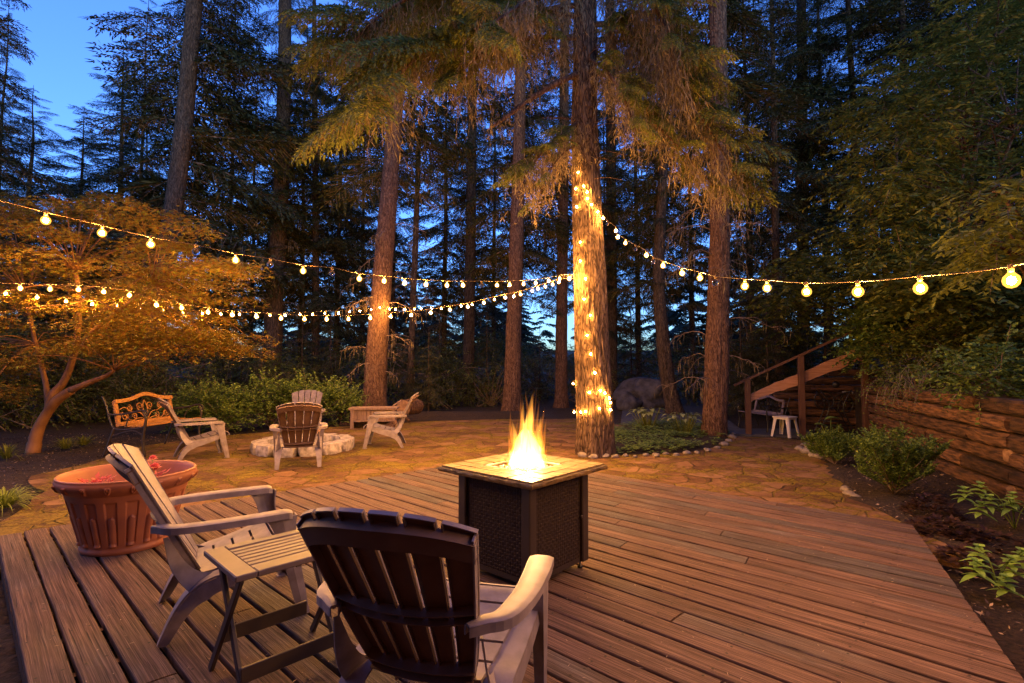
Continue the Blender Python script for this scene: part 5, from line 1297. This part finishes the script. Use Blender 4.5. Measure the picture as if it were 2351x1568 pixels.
# young conifers low in the dark under the big ones
for i, (u, Y, s) in enumerate([(470, 15, 1.2), (560, 16, 1.0), (600, 14, .8), (690, 17, 1.2), (760, 16, 1.0), (985, 15, .8), (1010, 17, 1.1), (1120, 18, 1.1), (1240, 19, .9), (1330, 21, .9), (1450, 20, 1.2), (1590, 18, 1.2), (1700, 14, 1.2), (1760, 13, 1.3), (1800, 16, 1.5), (1900, 14, 1.6), (60, 13, 1.3), (150, 12, 1.1), (-40, 11, 1.3), (250, 14, 1.3), (1060, 24, 1.3), (1200, 27, 1.2), (900, 22, 1.3)]):
    x = (u-CX)/FPX*Y; z = float(terr(np.array([x]), np.array([Y]))[0])-.03
    tree('young_fir', 'low dark young fir growing in the undergrowth between the tall trunks', (x, Y, z), SAPT[i % 2], SAPC[i % 2], None, r.uniform(0, 6), s, 'young firs in the undergrowth')
# dark brush filling the space under the trees
r = np.random.default_rng(88)
BRM = []
for i in range(3):
    m = MB(); cl = [(r.uniform(-1.3, 1.3), r.uniform(-.6, .6), r.uniform(.2, 1.7), .5, .5, .3) for _ in range(16)]
    spray_cloud(m, cl, r, 90, .5, 8, .07, .014, droop=.3, flat=.5); BRM.append(m.mesh('foliage', [MT['leafdk'], MT['twig']]))
    m = MB(); stems(m, (0, 0, 0), cl, r, .02); 
    for k in range(14): a = r.uniform(0, 2*pi); L = r.uniform(.6, 1.9); m.tube(spline([(r.uniform(-1, 1), r.uniform(-.4, .4), 0), (cos(a)*L*.5, sin(a)*.3, L*.6), (cos(a)*L, sin(a)*.6, L*r.uniform(.5, 1.1))], 8), np.linspace(.012, .003, 8), 5)
    BRM.append(m.mesh('stem', [MT['twig']]))
for i, (u, Y, s) in enumerate([(430, 14.5, 1.0), (560, 17, 1.2), (660, 15.5, 1.0), (770, 18, 1.3), (980, 17, 1.1), (1050, 20, 1.4), (1130, 17, .9), (1240, 21, 1.2), (1330, 18, 1.0), (1450, 24, 1.5), (1590, 20, 1.3), (1700, 16, 1.2), (1790, 17, 1.5), (1880, 15, 1.5), (300, 13, 1.1), (180, 12.5, 1.2), (40, 11.5, 1.2), (-60, 10.5, 1.2), (880, 24, 1.5), (1010, 27, 1.6), (1180, 26, 1.5), (700, 24, 1.6), (520, 24, 1.6), (1400, 28, 1.6)]):
    x = (u-CX)/FPX*Y; z = float(terr(np.array([x]), np.array([Y]))[0])-.03; k = i % 3
    t = thing('dark_brush', 'dark tangled brush growing between the tall trunks behind the clearing', 'bush', (x, Y, z), r.uniform(-.5, .5)+pi*(i % 2), 'dark brush under the forest trees', s)
    for nm, me in (('foliage', BRM[2*k]), ('stem', BRM[2*k+1])): o = bpy.data.objects.new(nm, me); C.objects.link(o); o.parent = t
# far wood beyond the clearing, one mass
m = MB(); r = np.random.default_rng(5)
FT_ = [template(400+i, .2, 9, .3, .11, .028) for i in range(3)]
for i in range(110):
    a = r.uniform(-.95, .95); D_ = r.uniform(48, 85); x = sin(a)*D_*1.3; y = cos(a)*D_; H = r.uniform(9, 13.5)+max(0, (abs(a)-.2))*9+2.5-2.0*math.exp(-((a-.06)/.06)**2); zb = .5+.02*y
    for k in range(26):
        f = k/26; place(m, FT_[k % 3], (x, y, zb+H*(.05+.93*f)), k*2.4+i, -.2+.2*f, H*.30*(1.05-f), 0, 1.1)
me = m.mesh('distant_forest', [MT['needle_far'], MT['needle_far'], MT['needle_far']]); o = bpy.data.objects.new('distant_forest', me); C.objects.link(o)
tag(o, 'hazy blue-green far wood seen between the trunks beyond the clearing', 'forest', kind='stuff')

# ================================================================== the lit tree
LT, lp, lloc = named('big furrowed tree wrapped in string lights beside the green bed', [(1366, 1045, 80), (1364, 940, 78), (1358, 800, 75), (1354, 640, 70), (1347, 450, 62), (1342, 250, 54), (1344, 0, 48)], 7.9, 'bark_big', None, None, 20, name='big_fir_tree', ext=11, amp=.014, flare=.03, n=160)
def ltaxis(zw):
    z = zw-lloc[2]; return np.array([np.interp(z, lp[:, 2], lp[:, 0])+lloc[0], np.interp(z, lp[:, 2], lp[:, 1])+lloc[1]]), np.interp(z, lp[:, 2], lp[:, 3])
DRO = [template(500+i, .42, 30, .75, .065, .012, sparse=.15, lich=44, fanw=.38) for i in range(4)]
def strands(m, P, r, n, Lm, mat=2, w=(.0025, .008)):
    n = int(n*2.3); Lm = Lm*1.15
    # thin dead twigs and lichen hanging from a limb
    for i in range(n):
        f = r.uniform(.1, 1)*(len(P)-1); k = min(int(f), len(P)-2); b = P[k]+(P[k+1]-P[k])*(f-k)+r.normal(size=3)*np.array([.10, .10, .03]); L = Lm*r.uniform(.25, 1); s = 6
        q = np.linspace(0, 1, s+1)[:, None]; dr = r.normal(size=3)*np.array([.12, .12, 0]); Q = b+np.array([0, 0, -1.])*L*q+dr*L*q**1.5*2+r.normal(size=(s+1, 3))*.012; ww = r.uniform(*w)
        an = r.uniform(0, pi); sd = np.array([cos(an), sin(an), 0])
        m.dia(Q[:-1]-(Q[1:]-Q[:-1])*.1, Q[1:]+(Q[1:]-Q[:-1])*.1, np.tile(sd*ww, (s, 1)), mat)
        kk = r.integers(3, 8)
        for j in range(kk):
            h = Q[r.integers(1, s+1)]; d = nrm(r.normal(size=3)*np.array([.7, .7, .3])+np.array([0, 0, -1.]))*r.uniform(.03, .14); m.dia(h, h+d, np.array([cos(an+1), sin(an+1), 0])*ww*r.uniform(.6, 1.6), mat)
r = np.random.default_rng(9); fol = MB(); limbs = MB()
def bough(pts, r0, nb, blen, hangn, hangL, spread=1.0, green=True):
    P = spline(pts, 24); limbs.tube(P, np.linspace(r0, r0*.25, 24), 7); T = nrm(np.gradient(P, axis=0))
    nb = int(nb*.95)
    for i in range(nb):
        f = .18+.82*(i+r.uniform(0, 1))/nb; k = int(f*23); a0 = math.atan2(T[k, 1], T[k, 0]); a = a0+r.uniform(-1.25, 1.25)*spread
        if green: place(fol, DRO[r.integers(4)], P[k], a, radians(r.uniform(-30, 2)), blen*r.uniform(.6, 1.15), r.normal()*.3, r.uniform(.7, 1.1))
    strands(fol, P, r, hangn, hangL)
def LP(u, v, Y): return DP(u, v, Y)
A0 = lambda v: LP(1344, v, 7.9)
# upper left mass
bough([A0(40), LP(1230, 30, 7.6), LP(1080, 75, 7.1), LP(960, 130, 6.7), (LP(860, 240, 6.4))], .05, 30, 1.15, 190, .75)
bough([A0(-60), LP(1220, -70, 7.9), LP(1080, -10, 8.0), LP(940, 70, 8.2)], .05, 24, 1.25, 150, .8)
bough([A0(0), LP(1260, -20, 7.0), LP(1180, 20, 6.3), LP(1110, 70, 5.8)], .045, 10, .85, 110, .6)
bough([A0(-20), LP(1150, -60, 7.3), LP(1000, -30, 7.0), LP(880, 30, 6.9), LP(800, 110, 6.9)], .045, 26, 1.1, 110, .7)
bough([A0(90), LP(1240, 85, 7.5), LP(1130, 110, 7.2), LP(1040, 180, 7.0)], .04, 12, .9, 110, .75)
# upper right mass, sweeping down to the right
bough([A0(60), LP(1420, 60, 7.7), LP(1500, 130, 7.5), LP(1590, 240, 7.3), LP(1690, 400, 7.2)], .05, 34, .85, 230, .7)
bough([A0(-60), LP(1430, -50, 7.4), LP(1490, 0, 7.0), LP(1530, 70, 6.8), LP(1550, 150, 6.7)], .05, 16, .85, 200, .9)
bough([A0(150), LP(1420, 190, 7.6), LP(1480, 260, 7.5), LP(1560, 340, 7.4), LP(1640, 430, 7.4)], .035, 20, .6, 150, .55)
bough([A0(130), LP(1390, 160, 7.2), LP(1430, 220, 6.9), LP(1460, 300, 6.8)], .03, 12, .5, 70, .45)
# low left, small and brightly lit
bough([A0(270), LP(1300, 300, 7.5), LP(1250, 345, 7.2), LP(1200, 410, 7.0)], .03, 16, .5, 90, .55)
bough([A0(330), LP(1310, 340, 7.5), LP(1270, 380, 7.3), LP(1235, 460, 7.2)], .02, 5, .4, 50, .4)
# bare broken limb
P = spline([A0(165), LP(1290, 185, 7.6), LP(1220, 225, 7.4), LP(1170, 262, 7.2), LP(1128, 292, 7.1)], 20); limbs.tube(P, np.linspace(.055, .018, 20)*(1+.25*vn(np.arange(20)*.9, 3.)), 9); strands(fol, P, r, 16, .25)
P = spline([A0(10), LP(1250, 22, 7.5), LP(1170, 40, 7.2), LP(1110, 48, 7.0)], 16); limbs.tube(P, np.linspace(.045, .02, 16), 8)
for k in range(26):
    v = r.uniform(60, 420); b = LP(1344, v, 7.8); a = r.uniform(pi, 2*pi); L = r.uniform(.25, .7); e = b+np.array([cos(a)*L, sin(a)*L*.7, r.uniform(-.35, .1)*L*1.5]); limbs.tube(spline([b, (b+e)/2+np.array([0, 0, .05]), e], 6), np.linspace(.009, .003, 6), 5)
for mbx in (fol, limbs): mbx.V = [v-lloc for v in mbx.V]
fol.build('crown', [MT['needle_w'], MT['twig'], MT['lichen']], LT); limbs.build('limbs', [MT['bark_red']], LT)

# ================================================================== japanese maple
def starleaves(m, P, r, L, w, mat=0, n5=5):
    n = len(P); a0 = r.uniform(0, 2*pi, n); tl_ = r.normal(size=(n, 2))*.25
    for k in range(n5):
        a = a0+(k-(n5-1)/2)*.62; d = np.stack([np.cos(a), np.sin(a), -.25+tl_[:, 0]*np.cos(a)+tl_[:, 1]*np.sin(a)], -1); ll = L*r.uniform(.7, 1.15, (n, 1))*(1-.14*abs(k-(n5-1)/2))
        m.dia(P, P+d*ll, np.stack([-np.sin(a), np.cos(a), 0*a], -1)*w, mat)
mroot = GP(75, 1037, PZ); mp = thing('japanese_maple', 'spreading maple with fine orange-lit leaves and a slanting forked trunk at the left', 'tree', tuple(mroot))
r = np.random.default_rng(14); m = MB(); ml = MB()
def mpt(u, v, Y): return DP(u, v, Y)-mroot
tr1 = spline([(0, 0, -.05), mpt(88, 985, 8.2), mpt(125, 925, 8.15), mpt(165, 895, 8.1)], 14); ml.tube(tr1, np.linspace(.095, .06, 14)*(1+.1*vn(np.arange(14)*.7, 2.)), 12)
tr2 = spline([mpt(112, 945, 8.2), mpt(122, 905, 8.3), mpt(150, 870, 8.4), mpt(175, 790, 8.5), mpt(182, 680, 8.4), mpt(172, 620, 8.3)], 18); ml.tube(tr2, np.linspace(.07, .03, 18), 10)
tr3 = spline([mpt(160, 897, 8.1), mpt(200, 880, 8.0), mpt(245, 862, 7.9), mpt(262, 850, 7.8)], 10); ml.tube(tr3, np.linspace(.055, .02, 10), 9)
tr4 = spline([mpt(190, 800, 8.45), mpt(215, 760, 8.2), mpt(250, 730, 8.0), mpt(290, 700, 7.9), mpt(350, 650, 7.8)], 12); ml.tube(tr4, np.linspace(.045, .015, 12), 8)
tr5 = spline([mpt(112, 945, 8.2), mpt(105, 880, 8.5), mpt(80, 780, 8.6), mpt(60, 680, 8.6)], 12); ml.tube(tr5, np.linspace(.05, .02, 12), 8)
ends = [tr2[-1], tr2[10], tr3[-1], tr4[-1], tr4[7], tr5[-1], tr5[7], tr2[14]]
lay = []
for i in range(150):
    u = r.uniform(-170, 560); v0 = 440+ (max(0, u-200)/320)**2*150; v = r.uniform(v0, 900-max(0, u-100)*.12); Yd = r.uniform(6.9, 9.6)
    if v > 800 and 40 < u < 230 and r.random() < .8: continue
    if u > 230 and v > 835: continue
    lay.append(mpt(u, v, Yd))
for c in lay:
    # a flat tier of foliage fanning from a twig
    e = min(ends, key=lambda q: np.linalg.norm(q-c)+.6*abs(q[2]-c[2])); P = spline([e, (e*.5+c*.5)+np.array([0, 0, .12]), c], 8)
    if np.linalg.norm(e-c) < 2.6: ml.tube(P, np.linspace(.011, .003, 8), 5)
    n = 210; a = r.uniform(0, 2*pi, n); rr = .44*np.sqrt(r.uniform(0, 1, n)); Q = c+np.stack([rr*np.cos(a)*1.25, rr*np.sin(a), -.14*rr/.5+r.normal(size=n)*.05], -1)
    starleaves(m, Q, r, .075, .0085)
m.build('foliage', [MT['maple']], mp); ml.build('trunk', [MT['maplebark']], mp)

# ================================================================== broad-leaved trees on the right bank
def broad(name, label, root, top, clumps, seed, leaf, L, w, tl, ntw, npt=9, r0=.06, sub=5, flat=.75, droop=.25, per=2):
    root = np.array(root, float); t = thing(name, label, 'tree', tuple(root)); r = np.random.default_rng(seed); m = MB(); tr = MB()
    tops = [np.array(q)-root for q in top]; cl = [(*(np.array(c[:3])-root), *c[3:]) for c in clumps]
    for tp in tops:
        P = spline([(0, 0, -.1), tp*np.array([.25, .25, .35])+r.normal(size=3)*.05, tp*np.array([.6, .6, .7]), tp], 16); tr.tube(P, np.linspace(r0, r0*.25, 16), 8)
        for c in cl:
            k = int(np.clip(np.interp(c[2]-.3, P[:, 2], np.arange(16)), 2, 15))
            if np.linalg.norm(P[k]-np.array(c[:3])) < 2.2 and r.random() < .6: tr.tube(spline([P[k], (P[k]+np.array(c[:3]))/2+np.array([0, 0, .1]), c[:3]], 8), np.linspace(.018, .005, 8), 5)
    spray_cloud(m, cl, r, ntw, tl, npt, L, w, droop=droop, flat=flat, per=per)
    m.build('foliage', [MT[leaf], MT['twig']], t); tr.build('trunk', [MT['bark_red']], t); return t
r = np.random.default_rng(71)
def rclumps(u0, u1, v0, v1, Y0, Y1, n, rad, f=None):
    out = []
    while len(out) < n:
        u, v, Yd = r.uniform(u0, u1), r.uniform(v0, v1), r.uniform(Y0, Y1)
        if f and not f(u, v): continue
        q = DP(u, v, Yd); out.append((q[0], q[1], q[2], rad*r.uniform(.7, 1.2), rad*r.uniform(.7, 1.2), rad*r.uniform(.3, .55)))
    return out
broad('mountain_ash', 'tall feathery-leaved tree with several slim trunks at the upper right', DP(2195, 800, 8.6), [DP(2290, 60, 8.2), DP(2215, 350, 8.4), DP(2330, 300, 8.0)], rclumps(2010, 2480, -60, 640, 7.0, 9.6, 62, .62, lambda u, v: v > 260-(u-2010)*1.2), 81, 'leafdk', .095, .017, .46, 85, npt=10)
broad('alder_tree', 'dark bushy tree on the bank left of the feathery-leaved tree', DP(2060, 800, 10.8), [DP(2060, 300, 10.8), DP(1980, 420, 10.5)], rclumps(1800, 2180, 360, 760, 9.5, 11.8, 46, .7, lambda u, v: v > 620-(u-1800)*.9), 82, 'leafdk', .095, .030, .48, 75)
broad('alder_tree', 'dark leafy tree hanging over the top of the stair railing', DP(2260, 860, 8.6), [DP(2240, 500, 8.6), DP(2300, 480, 8.2)], rclumps(2060, 2440, 560, 860, 6.8, 9.4, 50, .5, lambda u, v: not (u < 2200 and v > 700)), 83, 'leafdk', .09, .032, .42, 85)
broad('sumac_branch_tree', 'arching yellow-green long-leaved branches entering at the right edge above the bright bulb', DP(2420, 780, 4.4), [DP(2330, 500, 4.2), DP(2400, 420, 4.2)], rclumps(2240, 2400, 440, 600, 3.9, 4.6, 9, .22), 84, 'leafyl', .085, .014, .30, 110, npt=9, r0=.02, droop=.45)
# ================================================================== string lights
BR = .027
mg = MB(); mg.lathe([(.0005, -BR*1.05), (BR*.5, -BR*.9), (BR*.87, -BR*.5), (BR, 0), (BR*.87, BR*.5), (BR*.55, BR*.85), (BR*.36, BR*1.1)], 12, (0, 0, -.052), 0, True)
BULB_ON = mg.mesh('bulb', [MT['glow']])
mg = MB(); mg.lathe([(.0005, -.015), (.0095, -.011), (.013, 0), (.0095, .011), (.0005, .015)], 8, (0, 0, -.052), 0, True); FIL = mg.mesh('filament', [MT['bulb']]); MINI = mg.mesh('filament', [MT['minibulb']])
mg = MB(); mg.lathe([(.0005, -BR*1.05), (BR*.5, -BR*.9), (BR*.87, -BR*.5), (BR, 0), (BR*.87, BR*.5), (BR*.55, BR*.85), (BR*.36, BR*1.1)], 16, (0, 0, -.052), 0, True); BULB_OFF = mg.mesh('bulb', [MT['glass']])
mg = MB(); mg.lathe([(.001, .008), (.008, .007), (.010, -.004), (.009, -.020), (.0005, -.022)], 10, (0, 0, 0), 0, True); SOCK = mg.mesh('socket', [MT['cable']])
def string(label, pts, off=(), end0=None, end1=None, drop=.0, sc=1.0, slack=.0, mini=False):
    t = thing('string_lights', label, 'string lights', (0, 0, 0), group=None); P = np.array(pts, float)
    cb = P+np.array([0, 0, .052*sc])
    path = []; 
    if end0 is not None: path.append(np.array(end0, float))
    path += list(cb)
    if end1 is not None: path.append(np.array(end1, float))
    m = MB(); m.tube(spline(path, len(path)*4), .0026, 5); m.build('cable', [MT['cable']], t)
    for i, p in enumerate(P):
        on = i not in off; b = bpy.data.objects.new('bulb', BULB_ON if on else BULB_OFF); C.objects.link(b); b.parent = t; b.location = p+np.array([0, 0, .052*sc]); b.scale = (sc,)*3
        if not on: b['label'] = 'unlit clear glass bulb'
        if on: s = bpy.data.objects.new('filament', MINI if mini else FIL); C.objects.link(s); s.parent = b
        s = bpy.data.objects.new('socket', SOCK); C.objects.link(s); s.parent = b
    return t
def on_line(us_vs, P0, P1, ks=None):
    # bulbs hang in the vertical plane through P0-P1; depth follows from where the plane is met
    P0 = np.array(P0); P1 = np.array(P1); out = []
    for u, v in us_vs:
        q = (u-CX)/FPX
        # x=q*y approx (pitch makes it very slightly different): solve on the plan line
        for _ in range(3):
            d = P1-P0; tt = (q*P0[1]-P0[0])/(d[0]-q*d[1]); y = P0[1]+tt*d[1]
            p = DP(u, v, y); q = p[0]/y
        out.append(DP(u, v, y))
    return out
TA = (.88, 7.62)
S1 = [(1307, 637), (1285, 640), (1260, 645), (1230, 650), (1202, 652), (1170, 654), (1141, 655), (1105, 655), (1063, 655), (1026, 655), (978, 653), (929, 650), (882, 645), (825, 640), (762, 627), (696, 622), (620, 608), (541, 597), (450, 578), (346, 561), (234, 535), (105, 506)]
p1 = on_line(S1, (.86, 7.7), (-2.907, 3.195)); p1 += [p1[-1]+(p1[-1]-p1[-2])*k+np.array([0, 0, .01*k*k]) for k in (1, 2, 3)]
string('upper left light string sagging toward us from the lit tree, a few bulbs unlit', p1, off=(7, 14, 16, 18), end0=DP(1330, 632, 7.65))
S2 = [(1307, 641), (1269, 653), (1235, 663), (1195, 676), (1160, 683), (1111, 695), (1074, 704), (1033, 711), (989, 718), (944, 723), (897, 726.6), (850, 730), (800, 732.5), (750, 733), (699, 733), (645, 731), (589, 727), (533, 723), (477.5, 716.5), (417, 707), (359, 700), (297, 672+6), (238, 670), (180, 665), (115, 664), (46.5, 662)]
p2 = on_line(S2, (.84, 7.66), (-5.39, 5.6)); p2 += [p2[-1]+(p2[-1]-p2[-2])*k+np.array([0, 0, .01*k*k]) for k in (1, 2, 3)]
string('lower light string crossing the clearing in front of the maple, lowest of the left strings', p2, off=(), end0=DP(1330, 640, 7.65))
S3 = [(1283, 648), (1252, 658), (1222, 668), (1180, 680), (1135, 688), (1084, 699), (1059, 702.5), (1013, 708), (990, 709), (967, 709), (951, 710), (929, 711), (908, 710), (894, 709)]
p3 = on_line(S3, (.82, 7.75), (-3.05, 13.1))
string('small far light string from the lit tree back to the orange-lit fir', p3, end0=DP(1325, 640, 7.75), end1=DP(884, 706, 13.2))
S4 = [(872, 706), (852, 711), (826, 714), (803, 716), (777, 718.5), (746, 719), (718, 722), (689, 722), (655, 724), (620, 724), (588, 723.5), (550, 721.5), (535, 723), (507, 721), (465, 720), (420, 717), (375, 713), (323, 710), (268, 701), (212, 698), (152, 691.6), (85, 683), (13, 674)]
p4 = on_line(S4, (-3.35, 13.0), (-7.0, 7.1))
string('small light string running from the orange-lit fir to the far left behind the maple', p4, end0=DP(884, 703, 13.2))
S5 = [(1385, 501), (1394, 514), (1414, 530), (1418, 545), (1436, 558), (1459, 572), (1484, 586), (1500, 601), (1522, 610), (1566, 627), (1607, 638), (1643, 649), (1710, 657), (1761, 661), (1852, 670), (1970, 670), (2113, 662), (2322, 644)]
p5 = on_line(S5, (1.37, 7.7), (1.80, 1.75)); l = p5[-1]; p5 += [l+np.array([.02*k, -.36*k, .02*k+.02*k*k]) for k in range(1, 4)]
string('right light string sweeping from high on the lit tree toward us, with the largest bulbs', p5, off=(1, 5, 7, 11), end0=DP(1368, 484, 7.62))
# wound round the trunk
W5 = [(1327, 396), (1340, 427), (1322, 433), (1348, 441), (1349, 456), (1324, 475), (1358, 470), (1373, 486), (1332, 556), (1332, 599), (1344, 640), (1341, 687), (1355, 724), (1348, 770), (1356, 813), (1366, 856), (1316, 881), (1353, 901), (1378, 897), (1389, 903), (1399, 914), (1402, 925), (1402, 941), (1376, 938), (1345, 945), (1333, 946), (1318, 946)]
pw = []
for u, v in W5:
    p = DP(u, v, 7.7); (ax_, R) = ltaxis(p[2]); R = R+.055; dx = p[0]-ax_[0]
    y = ax_[1]-sqrt(max(R*R-dx*dx, 0)) if abs(dx) < R else ax_[1]-.02
    p = DP(u, v, y); pw.append(p)
t = string('string of bulbs wound up the trunk of the lit tree and round its foot', pw, sc=.8, mini=True)
